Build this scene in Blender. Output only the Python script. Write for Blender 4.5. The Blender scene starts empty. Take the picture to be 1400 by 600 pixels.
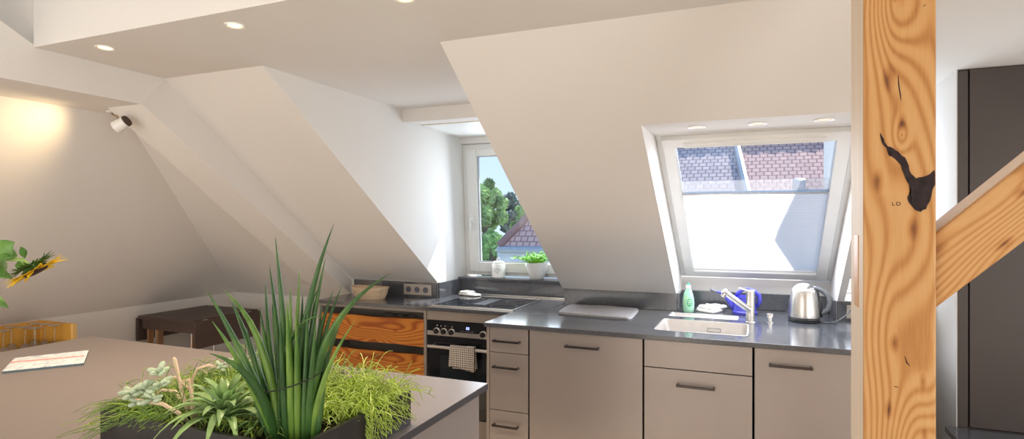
import bpy, bmesh, math, random
from mathutils import Vector, Matrix
random.seed(7)
R = math.radians
SC = bpy.context.scene
COL = SC.collection

# ------------------------------------------------------------------ camera, light, exposure
cam = bpy.data.cameras.new('camera')
cam.sensor_width = 36.0
cam.lens = 36.0 * 800 / 1400
cam.clip_start = 0.05
camo = bpy.data.objects.new('camera', cam)
COL.objects.link(camo)
camo.location = (0, 0, 1.48)
camo.rotation_euler = (R(90), 0, R(22.6))
SC.camera = camo

SC.view_settings.view_transform = 'Standard'
SC.view_settings.look = 'None'
SC.view_settings.gamma = 1.0
SC.view_settings.use_curve_mapping = False
SC.view_settings.exposure = 0.06
SC.cycles.max_bounces = 10
SC.cycles.diffuse_bounces = 6
SC.cycles.transparent_max_bounces = 16
SC.cycles.use_denoising = True
SC.cycles.caustics_reflective = False
SC.cycles.caustics_refractive = False
SC.cycles.sample_clamp_indirect = 6.0

world = bpy.data.worlds.new('sky')
SC.world = world
world.use_nodes = True
wn, wl = world.node_tree.nodes, world.node_tree.links
wn.clear()
_tc = wn.new('ShaderNodeTexCoord')
_sp = wn.new('ShaderNodeSeparateXYZ')
_rp = wn.new('ShaderNodeValToRGB')
_rp.color_ramp.elements[0].position = 0.0
_rp.color_ramp.elements[0].color = (0.70, 0.87, 1.0, 1)
_rp.color_ramp.elements[1].position = 0.55
_rp.color_ramp.elements[1].color = (0.28, 0.52, 0.95, 1)
_bg = wn.new('ShaderNodeBackground')
_bg.inputs[1].default_value = 1.15
_wo = wn.new('ShaderNodeOutputWorld')
wl.new(_tc.outputs['Generated'], _sp.inputs[0])
wl.new(_sp.outputs[2], _rp.inputs[0])
wl.new(_rp.outputs[0], _bg.inputs[0])
wl.new(_bg.outputs[0], _wo.inputs[0])


def aim(o, d):
    o.rotation_euler = Vector(d).to_track_quat('-Z', 'Y').to_euler()


def lamp(kind, name, loc, direction, energy, color, **kw):
    l = bpy.data.lights.new(name, kind)
    l.energy = energy
    l.color = color
    for k, v in kw.items():
        setattr(l, k, v)
    o = bpy.data.objects.new(name, l)
    COL.objects.link(o)
    o.location = loc
    aim(o, direction)
    return o


lamp('SUN', 'sun', (5, 12, 14), (-0.45, -1.0, -1.18), 7.5, (1.0, 0.95, 0.88), angle=R(0.6))
# added fills without windows; then extra daylight at dormer, roof and recess windows
lamp('AREA', 'rear_fill_light', (-2.7, -2.6, 1.15), (-0.05, 1, 0.14), 92, (1.0, 0.95, 0.89), shape='RECTANGLE', size=4.2, size_y=2.2)  # added fill behind the camera, no window modelled there
lamp('AREA', 'right_fill_light', (2.05, 2.5, 1.35), (-1, -0.05, 0.12), 14, (1.0, 0.985, 0.96), shape='RECTANGLE', size=1.7, size_y=1.6)  # added fill from the unseen right, brightens the left slopes
lamp('AREA', 'side_fill_light', (3.3, -1.0, 1.35), (-1, 0.3, 0.12), 92, (1.0, 0.975, 0.94), shape='RECTANGLE', size=3.0, size_y=1.8)  # added fill from out of view at the right rear
lamp('AREA', 'dormer_window_light', (-1.60, 4.02, 1.55), (0.25, -1, -0.1), 9.5, (0.80, 0.89, 1.0), shape='RECTANGLE', size=0.75, size_y=0.85)
lamp('AREA', 'skylight_light', (-0.015, 3.325, 1.515), (0, -0.5816, -0.8135), 17, (0.86, 0.91, 1.0), shape='RECTANGLE', size=0.68, size_y=1.08)
lamp('AREA', 'recess_window_light', (0.66, 4.0, 1.6), (0, -1, -0.1), 4, (0.75, 0.86, 1.0), shape='RECTANGLE', size=0.36, size_y=0.9)

# ------------------------------------------------------------------ helpers: pixel of the photograph -> world point
SN, CS, EYE = math.sin(R(22.6)), math.cos(R(22.6)), 1.48


def at(x, y, d):
    """world point seen at pixel x, y at forward distance d"""
    u = (x - 700) / 800.0
    v = (300 - y) / 800.0
    return Vector(((-SN + CS * u) * d, (CS + SN * u) * d, EYE + v * d))


def atz(x, y, z):
    return at(x, y, (z - EYE) / ((300 - y) / 800.0))


# ------------------------------------------------------------------ helpers: materials
MATS = {}


class NT:
    def __init__(self, name):
        self.m = bpy.data.materials.new(name)
        self.m.use_nodes = True
        self.n = self.m.node_tree.nodes
        self.l = self.m.node_tree.links
        self.b = self.n['Principled BSDF']
        self.out = self.n['Material Output']

    def node(self, t, **kw):
        x = self.n.new(t)
        for k, v in kw.items():
            if isinstance(k, str) and hasattr(x, k):
                setattr(x, k, v)
        return x

    def link(self, a, b):
        self.l.new(a, b)

    def math(self, op, a, b=None, c=None):
        x = self.n.new('ShaderNodeMath')
        x.operation = op
        for i, v in enumerate((a, b, c)):
            if v is None:
                continue
            if isinstance(v, (int, float)):
                x.inputs[i].default_value = v
            else:
                self.l.new(v, x.inputs[i])
        return x.outputs[0]

    def ramp(self, fac, stops, interp='LINEAR'):
        x = self.n.new('ShaderNodeValToRGB')
        cr = x.color_ramp
        cr.interpolation = interp
        while len(cr.elements) < len(stops):
            cr.elements.new(0.5)
        for e, (p, c) in zip(cr.elements, stops):
            e.position = p
            e.color = (*c, 1)
        self.l.new(fac, x.inputs[0])
        return x.outputs[0]

    def coord(self, scale=(1, 1, 1), rot=(0, 0, 0), which='Object'):
        t = self.n.new('ShaderNodeTexCoord')
        mp = self.n.new('ShaderNodeMapping')
        mp.inputs['Scale'].default_value = scale
        mp.inputs['Rotation'].default_value = rot
        self.l.new(t.outputs[which], mp.inputs[0])
        return mp.outputs[0]

    def noise(self, vec, scale, detail=3, rough=0.5):
        x = self.n.new('ShaderNodeTexNoise')
        x.inputs['Scale'].default_value = scale
        x.inputs['Detail'].default_value = detail
        x.inputs['Roughness'].default_value = rough
        self.l.new(vec, x.inputs['Vector'])
        return x.outputs[0]

    def bump(self, h, strength=0.2, dist=0.01):
        x = self.n.new('ShaderNodeBump')
        x.inputs['Strength'].default_value = strength
        x.inputs['Distance'].default_value = dist
        self.l.new(h, x.inputs['Height'])
        self.l.new(x.outputs[0], self.b.inputs['Normal'])

    def set(self, rough=0.5, metal=0.0, spec=0.5, color=None, coat=None, alpha=None, sheen=None):
        self.b.inputs['Roughness'].default_value = rough
        self.b.inputs['Metallic'].default_value = metal
        self.b.inputs['Specular IOR Level'].default_value = spec
        if color:
            self.b.inputs['Base Color'].default_value = (*color, 1)
        if coat:
            self.b.inputs['Coat Weight'].default_value = coat
        return self


def simple(name, color, rough=0.5, metal=0.0, spec=0.5, var=0.06, vscale=12.0, coat=None, bump=0.0, stretch=(1, 1, 1)):
    t = NT(name).set(rough, metal, spec, color, coat)
    n = t.noise(t.coord(stretch), vscale, 4)
    lo = tuple(max(0, c * (1 - var)) for c in color)
    hi = tuple(min(1, c * (1 + var)) for c in color)
    t.link(t.ramp(n, [(0.3, lo), (0.7, hi)]), t.b.inputs['Base Color'])
    if bump:
        t.bump(n, bump, 0.004)
    MATS[name] = t.m
    return t.m


def wood(name, grain, stops, tone_amp=0.75, ring_amp=0.30, freq=60, knots=(), axis='Z', warp=1.0, rough=0.45, across=None, spec=0.4):
    """sawn wood: growth rings as contour lines of a warped field; knots push the rings around themselves.
    grain: axis the fibres run along; knots: (x, y, z, radius, push) in object space"""
    t = NT(name).set(rough, 0, spec)
    idx = 'XYZ'.index(axis)
    sc = [1.0, 1.0, 1.0]
    sc[idx] = 0.10
    v = t.coord(tuple(sc))
    tc = t.n.new('ShaderNodeTexCoord')
    sp = t.n.new('ShaderNodeSeparateXYZ')
    t.link(tc.outputs['Object'], sp.inputs[0])
    others = [i for i in range(3) if i != idx] if across is None else across
    base = t.math('MULTIPLY', sp.outputs[others[0]], freq)
    base = t.math('MULTIPLY_ADD', sp.outputs[others[-1]], freq * 0.6, base)
    big = t.noise(v, 5.5, 2, 0.5)
    f = t.math('MULTIPLY_ADD', big, 34.0 * warp, base)
    small = t.noise(v, 26, 3, 0.55)
    f = t.math('MULTIPLY_ADD', small, 1.6 * warp, f)
    kn = None
    for (kx, ky, kz, kr, kp) in knots:
        s = t.n.new('ShaderNodeVectorMath')
        s.operation = 'SUBTRACT'
        t.link(tc.outputs['Object'], s.inputs[0])
        s.inputs[1].default_value = (kx, ky, kz)
        m = t.n.new('ShaderNodeVectorMath')
        m.operation = 'MULTIPLY'
        sc2 = [1.0 / kr] * 3
        sc2[idx] = 0.40 / kr
        m.inputs[1].default_value = sc2
        t.link(s.outputs[0], m.inputs[0])
        ln = t.n.new('ShaderNodeVectorMath')
        ln.operation = 'LENGTH'
        t.link(m.outputs[0], ln.inputs[0])
        g = t.math('POWER', 2.718, t.math('MULTIPLY', t.math('MULTIPLY', ln.outputs[1], ln.outputs[1]), -0.5))
        f = t.math('MULTIPLY_ADD', g, kp * 1.7, f)
        core = t.math('SUBTRACT', 1.0, t.math('MULTIPLY', ln.outputs[1], 4.5))
        core = t.math('MAXIMUM', core, 0.0)
        kn = core if kn is None else t.math('MAXIMUM', kn, core)
    ring = t.math('MULTIPLY_ADD', t.math('SINE', f), 0.5, 0.5)
    ring = t.math('POWER', ring, 1.6)
    fib = t.noise(t.coord(tuple((9 if i != idx else 0.5) for i in range(3))), 30, 2)
    tone = t.noise(v, 2.6, 3)
    mix = t.math('MULTIPLY_ADD', ring, ring_amp, t.math('MULTIPLY_ADD', fib, 0.25, t.math('MULTIPLY_ADD', tone, tone_amp, 0.5 - tone_amp)))
    mix = t.math('ADD', mix, -0.5 + tone_amp / 2 + 0.03)
    if kn is not None:
        mix = t.math('MULTIPLY_ADD', kn, 0.55, mix)
    t.link(t.ramp(mix, stops), t.b.inputs['Base Color'])
    t.bump(mix, 0.12, 0.003)
    MATS[name] = t.m
    return t.m


simple('wall_paint', (0.80, 0.778, 0.75), 0.9, spec=0.2, var=0.012, vscale=2.0)
simple('white_trim', (0.84, 0.84, 0.82), 0.45, var=0.01)
simple('white_plastic', (0.85, 0.85, 0.83), 0.3, var=0.01)
simple('slate', (0.090, 0.094, 0.106), 0.13, spec=1.0, var=0.16, vscale=60, bump=0.02)
simple('slate_edge', (0.042, 0.043, 0.052), 0.4, spec=0.5, var=0.1, vscale=60)
simple('island_top', (0.175, 0.143, 0.13), 0.30, spec=0.95, var=0.03, vscale=40)
simple('island_front', (0.23, 0.20, 0.185), 0.42, var=0.03, vscale=3)
simple('cabinet_front', (0.40, 0.355, 0.33), 0.32, metal=0.4, var=0.03, vscale=3)
simple('cabinet_carcass', (0.33, 0.285, 0.25), 0.5, var=0.04, vscale=6)
simple('dark_cabinet', (0.060, 0.045, 0.040), 0.42, var=0.05, vscale=4)
simple('table_wood', (0.085, 0.055, 0.046), 0.45, var=0.14, vscale=9, stretch=(1, 0.1, 1))
simple('shadow_gap', (0.012, 0.011, 0.011), 0.8, var=0.1)
simple('drawer_inside', (0.05, 0.026, 0.015), 0.6, var=0.2, vscale=8)
simple('handle_metal', (0.10, 0.09, 0.09), 0.25, metal=0.9, var=0.05)
simple('chrome', (0.78, 0.77, 0.76), 0.12, metal=1.0, var=0.02)
simple('brushed_steel', (0.66, 0.64, 0.61), 0.3, metal=1.0, var=0.05, vscale=40, stretch=(1, 1, 0.05))
simple('sink_steel', (0.75, 0.72, 0.69), 0.38, metal=0.75, var=0.03, vscale=30)
simple('copper_leg', (0.50, 0.30, 0.17), 0.3, metal=0.8, var=0.05)
simple('black_glass', (0.012, 0.014, 0.018), 0.07, spec=0.7, var=0.0)
simple('black_plastic', (0.02, 0.02, 0.022), 0.35, var=0.05)
simple('grey_plastic', (0.16, 0.17, 0.19), 0.35, var=0.03)
simple('socket_metal', (0.50, 0.45, 0.40), 0.4, metal=0.4, var=0.03)
simple('socket_hole', (0.10, 0.11, 0.15), 0.4, var=0.05)
simple('planter_black', (0.022, 0.020, 0.021), 0.33, var=0.2, vscale=25)
simple('soil', (0.035, 0.022, 0.014), 0.95, var=0.5, vscale=90, bump=0.8)
simple('stick_wood', (0.72, 0.55, 0.38), 0.7, var=0.18, vscale=60, bump=0.3)
simple('brass_line', (0.62, 0.52, 0.25), 0.4, metal=0.4, var=0.03)
simple('floor_oak', (0.66, 0.58, 0.50), 0.45, var=0.15, vscale=6, stretch=(0.3, 4, 1))
simple('ceramic', (0.84, 0.83, 0.80), 0.18, var=0.02)
simple('basket_wood', (0.66, 0.50, 0.34), 0.6, var=0.12, vscale=25, stretch=(0.3, 0.3, 3), bump=0.2)
simple('basket_lacing', (0.25, 0.16, 0.10), 0.7, var=0.1)
simple('cloth_white', (0.80, 0.77, 0.71), 0.95, spec=0.1, var=0.06, vscale=60, bump=0.4)
simple('towel_grey', (0.47, 0.455, 0.47), 0.97, spec=0.1, var=0.16, vscale=130, bump=0.8)
simple('towel_hem', (0.60, 0.60, 0.61), 0.9, var=0.08, vscale=90)
simple('blue_plastic', (0.075, 0.075, 0.50), 0.22, var=0.04)
simple('mint_cap', (0.02, 0.55, 0.30), 0.35, var=0.03)
simple('mint_label', (0.10, 0.55, 0.24), 0.4, var=0.05)
simple('label_yellow', (0.70, 0.85, 0.25), 0.4, var=0.05)
simple('mint_soap', (0.42, 0.82, 0.58), 0.2, var=0.04)
simple('petal', (0.93, 0.60, 0.012), 0.6, var=0.16, vscale=30)
simple('sunflower_disc', (0.05, 0.02, 0.01), 0.9, var=0.4, vscale=200, bump=0.8)
simple('green_leaf', (0.10, 0.23, 0.04), 0.5, var=0.3, vscale=18)
simple('sepal_green', (0.07, 0.15, 0.03), 0.6, var=0.35, vscale=40)
simple('stem_green', (0.27, 0.42, 0.10), 0.5, var=0.1)
simple('rhipsalis', (0.34, 0.47, 0.05), 0.5, var=0.35, vscale=14)
simple('rhipsalis_pale', (0.46, 0.58, 0.13), 0.5, var=0.25, vscale=14)
simple('rhipsalis_dark', (0.15, 0.25, 0.045), 0.5, var=0.45, vscale=14)
simple('rosette_leaf', (0.27, 0.42, 0.15), 0.35, var=0.45, vscale=22)
simple('succulent_pale', (0.50, 0.60, 0.42), 0.5, var=0.18, vscale=30)
simple('herb_green', (0.20, 0.50, 0.03), 0.45, var=0.4, vscale=25)
simple('tree_green', (0.42, 0.55, 0.22), 0.8, var=0.5, vscale=1.5)
simple('tree_light', (0.34, 0.54, 0.18), 0.8, var=0.4, vscale=1.5)
simple('tree_dark', (0.24, 0.26, 0.22), 0.8, var=0.4, vscale=1.5)
simple('bark', (0.10, 0.07, 0.05), 0.9, var=0.3)
simple('bark_dark', (0.022, 0.013, 0.014), 0.9, var=0.7, vscale=55, bump=1.0)
simple('render_white', (0.70, 0.72, 0.75), 0.9, var=0.03)
simple('ground_green', (0.20, 0.24, 0.14), 0.9, var=0.2, vscale=0.3)
simple('chimney_brick', (0.42, 0.30, 0.26), 0.9, var=0.1, vscale=5)
simple('zinc', (0.45, 0.46, 0.48), 0.4, metal=0.4, var=0.05)
simple('rubber', (0.015, 0.015, 0.015), 0.6, var=0.05)
simple('book_edge', (0.10, 0.17, 0.22), 0.5, var=0.08)
simple('book_red', (0.72, 0.22, 0.17), 0.5, var=0.05)
simple('ink_grey', (0.25, 0.26, 0.27), 0.6, var=0.05)
simple('digit', (0.8, 0.9, 1.0), 0.5, var=0.0)

PINE = [(0.0, (0.62, 0.37, 0.16)), (0.3, (0.54, 0.28, 0.095)), (0.55, (0.42, 0.185, 0.052)), (0.78, (0.25, 0.095, 0.028)), (1.0, (0.10, 0.035, 0.015))]
ORANGE = [(0.0, (0.68, 0.27, 0.045)), (0.4, (0.52, 0.165, 0.022)), (0.7, (0.33, 0.075, 0.010)), (0.92, (0.11, 0.022, 0.007)), (1.0, (0.05, 0.012, 0.005))]
wood('pine_post', 'Z', PINE, 1.1, 0.36, freq=300,
     knots=[(0.062, 0.0, 1.985, 0.035, 16), (0.05, 0.0, 1.80, 0.07, 9), (0.075, 0, 1.70, 0.05, -8), (0.03, 0, 1.57, 0.06, 8),
            (0.095, 0, 1.46, 0.06, -10), (0.075, 0, 1.67, 0.012, 7), (0.06, 0, 1.20, 0.05, 12), (0.115, 0, 1.12, 0.04, -8),
            (0.118, 0, 1.0, 0.035, 10), (0.09, 0, 0.92, 0.045, 16), (0.05, 0, 1.05, 0.05, -5)], rough=0.42, across=[0, 1])
wood('pine_brace', 'X', PINE, 1.0, 0.34, freq=260, knots=[(0.10, 0, 0.09, 0.06, 12), (0.30, 0, 0.08, 0.045, 14), (0.2, 0, 0.02, 0.05, -9), (0.02, 0, 0.03, 0.05, 9)], axis='X', rough=0.45, across=[2, 1])
wood('pine_pale', 'Z', [(0.0, (0.80, 0.68, 0.54)), (0.5, (0.75, 0.62, 0.47)), (1.0, (0.56, 0.42, 0.28))], freq=70, rough=0.6, across=[1, 0])
wood('pine_side', 'Z', [(0.0, (0.68, 0.36, 0.12)), (1.0, (0.42, 0.18, 0.05))], freq=40, across=[1, 0])
wood('orange_board', 'X', ORANGE, 1.7, 0.52, freq=150, knots=[(0.32, 0, 0.10, 0.05, 9), (0.62, 0, 0.09, 0.05, 10), (0.45, 0, 0.02, 0.03, -8), (0.15, 0, 0.05, 0.045, -7)], axis='X', rough=0.35, across=[2, 1])
wood('amber_board', 'Z', [(0.0, (0.72, 0.40, 0.08)), (0.6, (0.62, 0.31, 0.05)), (1.0, (0.50, 0.23, 0.03))], freq=30, rough=0.4)
wood('amber_edge', 'Z', [(0.0, (0.85, 0.58, 0.22)), (1.0, (0.70, 0.42, 0.12))], freq=40, rough=0.5)


def glass_mat():
    t = NT('window_glass')
    t.n.remove(t.b)
    tr = t.n.new('ShaderNodeBsdfTransparent')
    tr.inputs[0].default_value = (0.96, 0.98, 1.0, 1)
    gl = t.n.new('ShaderNodeBsdfGlossy')
    gl.inputs['Roughness'].default_value = 0.02
    fr = t.n.new('ShaderNodeLayerWeight')
    mx = t.n.new('ShaderNodeMixShader')
    t.link(t.math('MULTIPLY_ADD', t.math('POWER', fr.outputs[1], 4.0), 0.4, 0.02), mx.inputs[0])
    t.link(tr.outputs[0], mx.inputs[1])
    t.link(gl.outputs[0], mx.inputs[2])
    t.link(mx.outputs[0], t.out.inputs[0])
    MATS['window_glass'] = t.m
    t = NT('clear_glass')
    t.n.remove(t.b)
    tr = t.n.new('ShaderNodeBsdfTransparent')
    tr.inputs[0].default_value = (0.93, 0.94, 0.95, 1)
    gl = t.n.new('ShaderNodeBsdfGlossy')
    gl.inputs['Roughness'].default_value = 0.05
    lw = t.n.new('ShaderNodeLayerWeight')
    lw.inputs[0].default_value = 0.35
    mx = t.n.new('ShaderNodeMixShader')
    t.link(t.math('MULTIPLY_ADD', lw.outputs[1], 0.8, 0.05), mx.inputs[0])
    t.link(tr.outputs[0], mx.inputs[1])
    t.link(gl.outputs[0], mx.inputs[2])
    t.link(mx.outputs[0], t.out.inputs[0])
    MATS['clear_glass'] = t.m


glass_mat()


def fabric_blind(name, trans, dif):
    t = NT(name)
    t.n.remove(t.b)
    d = t.n.new('ShaderNodeBsdfDiffuse')
    d.inputs[0].default_value = (0.88, 0.88, 0.88, 1)
    tl = t.n.new('ShaderNodeBsdfTranslucent')
    tl.inputs[0].default_value = (0.88, 0.88, 0.88, 1)
    tp = t.n.new('ShaderNodeBsdfTransparent')
    m1 = t.n.new('ShaderNodeMixShader')
    m1.inputs[0].default_value = dif
    m2 = t.n.new('ShaderNodeMixShader')
    m2.inputs[0].default_value = trans
    t.link(d.outputs[0], m1.inputs[1])
    t.link(tl.outputs[0], m1.inputs[2])
    t.link(m1.outputs[0], m2.inputs[1])
    t.link(tp.outputs[0], m2.inputs[2])
    t.link(m2.outputs[0], t.out.inputs[0])
    MATS[name] = t.m


fabric_blind('blind_fabric', 0.04, 0.55)
fabric_blind('sheer_fabric', 0.72, 0.5)


def emit(name, col, strength):
    t = NT(name)
    t.set(0.4, 0, 0.3, col)
    t.b.inputs['Emission Color'].default_value = (*col, 1)
    t.b.inputs['Emission Strength'].default_value = strength
    MATS[name] = t.m


emit('lamp_glow', (1.0, 0.72, 0.36), 2.6)
emit('lamp_glow_soft', (0.9, 0.62, 0.36), 0.35)
emit('display_glow', (0.45, 0.55, 1.0), 2.0)


def steel_brushed():
    t = NT('oven_door_glass').set(0.05, 0, 0.7, (0.02, 0.028, 0.033))
    MATS['oven_door_glass'] = t.m
    # checked tea towel
    t = NT('check_cloth').set(0.95, 0, 0.1)
    sp = t.n.new('ShaderNodeSeparateXYZ')
    t.link(t.coord(), sp.inputs[0])
    a = t.math('GREATER_THAN', t.math('FRACT', t.math('MULTIPLY', sp.outputs[0], 75)), 0.70)
    b = t.math('GREATER_THAN', t.math('FRACT', t.math('MULTIPLY', sp.outputs[2], 75)), 0.70)
    s = t.math('MULTIPLY', t.math('ADD', a, b), 0.5)
    t.link(t.ramp(s, [(0.0, (0.80, 0.75, 0.69)), (0.5, (0.24, 0.20, 0.18)), (1.0, (0.06, 0.05, 0.05))]), t.b.inputs['Base Color'])
    MATS['check_cloth'] = t.m
    # roof tiles: rows and staggered joints
    for nm, c1, c2, c3 in (('roof_tile', (0.62, 0.50, 0.50), (0.50, 0.41, 0.42), (0.26, 0.21, 0.22)),
                           ('roof_tile_red', (0.74, 0.48, 0.42), (0.62, 0.40, 0.36), (0.34, 0.20, 0.18))):
        t = NT(nm).set(0.85, 0, 0.2)
        br = t.n.new('ShaderNodeTexBrick')
        br.offset = 0.5
        br.inputs['Scale'].default_value = 1.0
        br.inputs['Brick Width'].default_value = 0.13
        br.inputs['Row Height'].default_value = 0.125
        br.inputs['Mortar Size'].default_value = 0.012
        br.inputs['Color1'].default_value = (*c1, 1)
        br.inputs['Color2'].default_value = (*c2, 1)
        br.inputs['Mortar'].default_value = (*c3, 1)
        uv = t.n.new('ShaderNodeUVMap')
        t.link(uv.outputs[0], br.inputs['Vector'])
        t.link(br.outputs[0], t.b.inputs['Base Color'])
        MATS[nm] = t.m
    # sansevieria: banded dark green
    t = NT('sansevieria').set(0.38, 0, 0.45)
    v = t.coord((1, 1, 1))
    n1 = t.noise(t.coord((60, 60, 9)), 1.0, 3)
    n2 = t.noise(v, 9, 2)
    s = t.math('MULTIPLY_ADD', n2, 0.6, t.math('MULTIPLY', n1, 0.5))
    t.link(t.ramp(s, [(0.3, (0.012, 0.045, 0.013)), (0.55, (0.035, 0.105, 0.022)), (0.8, (0.12, 0.24, 0.045))]), t.b.inputs['Base Color'])
    MATS['sansevieria'] = t.m
    t = NT('sansevieria_light').set(0.38, 0, 0.45)
    s = t.noise(t.coord((50, 50, 8)), 1.0, 3)
    t.link(t.ramp(s, [(0.3, (0.05, 0.14, 0.02)), (0.7, (0.18, 0.31, 0.05))]), t.b.inputs['Base Color'])
    MATS['sansevieria_light'] = t.m
    # printed cover of the brochure: pale with faint rows of small print
    t = NT('printed_cover').set(0.5, 0, 0.4)
    n1 = t.noise(t.coord((90, 28, 1), (0, 0, R(-32))), 1.0, 5, 0.7)
    n2 = t.noise(t.coord((30, 30, 1)), 1.0, 2)
    c = t.ramp(n1, [(0.40, (0.60, 0.64, 0.65)), (0.53, (0.56, 0.59, 0.60)), (0.60, (0.22, 0.27, 0.33))])
    t.link(c, t.b.inputs['Base Color'])
    MATS['printed_cover'] = t.m


steel_brushed()


# ------------------------------------------------------------------ helpers: geometry
def M(n):
    return MATS[n]


def box(bm, x0, x1, y0, y1, z0, z1, bev=0.0, seg=2):
    vs = [bm.verts.new((x, y, z)) for z in (z0, z1) for (x, y) in ((x0, y0), (x1, y0), (x1, y1), (x0, y1))]
    fs = []
    for idx in ((0, 3, 2, 1), (4, 5, 6, 7), (0, 1, 5, 4), (1, 2, 6, 5), (2, 3, 7, 6), (3, 0, 4, 7)):
        fs.append(bm.faces.new([vs[i] for i in idx]))
    if bev:
        es = list({e for f in fs for e in f.edges})
        bmesh.ops.bevel(bm, geom=es, offset=bev, segments=seg, profile=0.5, affect='EDGES')
    return vs


def prism(bm, pts, off):
    """solid from polygon pts (3-D) swept by vector off"""
    off = Vector(off)
    a = [bm.verts.new(p) for p in pts]
    b = [bm.verts.new(Vector(p) + off) for p in pts]
    n = len(pts)
    bm.faces.new(a)
    bm.faces.new(b[::-1])
    for i in range(n):
        bm.faces.new((a[i], b[i], b[(i + 1) % n], a[(i + 1) % n]))


def yz(bm, prof, x0, x1):
    prism(bm, [(x0, y, z) for y, z in prof], (x1 - x0, 0, 0))


def xy(bm, prof, z0, z1):
    prism(bm, [(x, y, z0) for x, y in prof], (0, 0, z1 - z0))


def frame_of(d):
    d = d.normalized()
    a = Vector((0, 0, 1)) if abs(d.z) < 0.9 else Vector((1, 0, 0))
    u = d.cross(a).normalized()
    return u, d.cross(u).normalized()


def tube(bm, pts, rad, seg=8, cap=True, squash=1.0):
    pts = [Vector(p) for p in pts]
    if not hasattr(rad, '__len__'):
        rad = [rad] * len(pts)
    rings = []
    u = None
    for i, p in enumerate(pts):
        d = pts[min(i + 1, len(pts) - 1)] - pts[max(i - 1, 0)]
        if d.length < 1e-9:
            d = Vector((0, 0, 1))
        d.normalize()
        if u is None:
            u, w = frame_of(d)
        else:
            u = (u - d * u.dot(d)).normalized()
            w = d.cross(u)
        rings.append([bm.verts.new(p + (u * math.cos(a) + w * math.sin(a) * squash) * max(rad[i], 1e-5)) for a in [2 * math.pi * k / seg for k in range(seg)]])
    for r0, r1 in zip(rings, rings[1:]):
        for k in range(seg):
            bm.faces.new((r0[k], r0[(k + 1) % seg], r1[(k + 1) % seg], r1[k]))
    if cap:
        bm.faces.new(rings[0][::-1])
        bm.faces.new(rings[-1])


def lathe(bm, prof, seg=32, c=(0, 0, 0), sx=1.0, sy=1.0, close=True):
    rings = []
    for r, z in prof:
        rings.append([bm.verts.new((c[0] + max(r, 1e-5) * sx * math.cos(2 * math.pi * k / seg), c[1] + max(r, 1e-5) * sy * math.sin(2 * math.pi * k / seg), c[2] + z)) for k in range(seg)])
    for r0, r1 in zip(rings, rings[1:]):
        for k in range(seg):
            bm.faces.new((r0[k], r0[(k + 1) % seg], r1[(k + 1) % seg], r1[k]))
    if close:
        bm.faces.new(rings[0][::-1])
        bm.faces.new(rings[-1])


def bez(a, b, c, n=10):
    a, b, c = Vector(a), Vector(b), Vector(c)
    return [a * (1 - t) ** 2 + b * 2 * t * (1 - t) + c * t * t for t in [i / (n - 1) for i in range(n)]]


def blade(bm, pts, widths, up, fold=0.25, th=0.0008):
    """strap leaf with a folded midrib and a little thickness"""
    pts = [Vector(p) for p in pts]
    up = Vector(up)
    top, bot = [], []
    for i, p in enumerate(pts):
        d = (pts[min(i + 1, len(pts) - 1)] - pts[max(i - 1, 0)]).normalized()
        s = d.cross(up)
        if s.length < 1e-4:
            s = d.cross(Vector((1, 0, 0)))
        s.normalize()
        n = s.cross(d)
        w = max(widths[i], 1e-4) / 2
        row = [p + s * w + n * w * fold, p, p - s * w + n * w * fold]
        top.append([bm.verts.new(q) for q in row])
        bot.append([bm.verts.new(q - n * th) for q in row])
    for i in range(len(pts) - 1):
        for k in range(2):
            bm.faces.new((top[i][k], top[i][k + 1], top[i + 1][k + 1], top[i + 1][k]))
            bm.faces.new((bot[i][k + 1], bot[i][k], bot[i + 1][k], bot[i + 1][k + 1]))
        bm.faces.new((top[i][0], top[i + 1][0], bot[i + 1][0], bot[i][0]))
        bm.faces.new((top[i + 1][2], top[i][2], bot[i][2], bot[i + 1][2]))


def grid_solid(bm, xs, ys, filled, z0, z1):
    nx, ny = len(xs) - 1, len(ys) - 1
    vt = {}

    def v(i, j, z):
        k = (i, j, z)
        if k not in vt:
            vt[k] = bm.verts.new((xs[i], ys[j], z))
        return vt[k]

    def f(i, j):
        return 0 <= i < nx and 0 <= j < ny and filled((xs[i] + xs[i + 1]) / 2, (ys[j] + ys[j + 1]) / 2)
    for i in range(nx):
        for j in range(ny):
            if not f(i, j):
                continue
            bm.faces.new((v(i, j, z1), v(i + 1, j, z1), v(i + 1, j + 1, z1), v(i, j + 1, z1)))
            bm.faces.new((v(i, j, z0), v(i, j + 1, z0), v(i + 1, j + 1, z0), v(i + 1, j, z0)))
            if not f(i, j - 1):
                bm.faces.new((v(i, j, z0), v(i + 1, j, z0), v(i + 1, j, z1), v(i, j, z1)))
            if not f(i, j + 1):
                bm.faces.new((v(i + 1, j + 1, z0), v(i, j + 1, z0), v(i, j + 1, z1), v(i + 1, j + 1, z1)))
            if not f(i - 1, j):
                bm.faces.new((v(i, j + 1, z0), v(i, j, z0), v(i, j, z1), v(i, j + 1, z1)))
            if not f(i + 1, j):
                bm.faces.new((v(i + 1, j, z0), v(i + 1, j + 1, z0), v(i + 1, j + 1, z1), v(i + 1, j, z1)))


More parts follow.
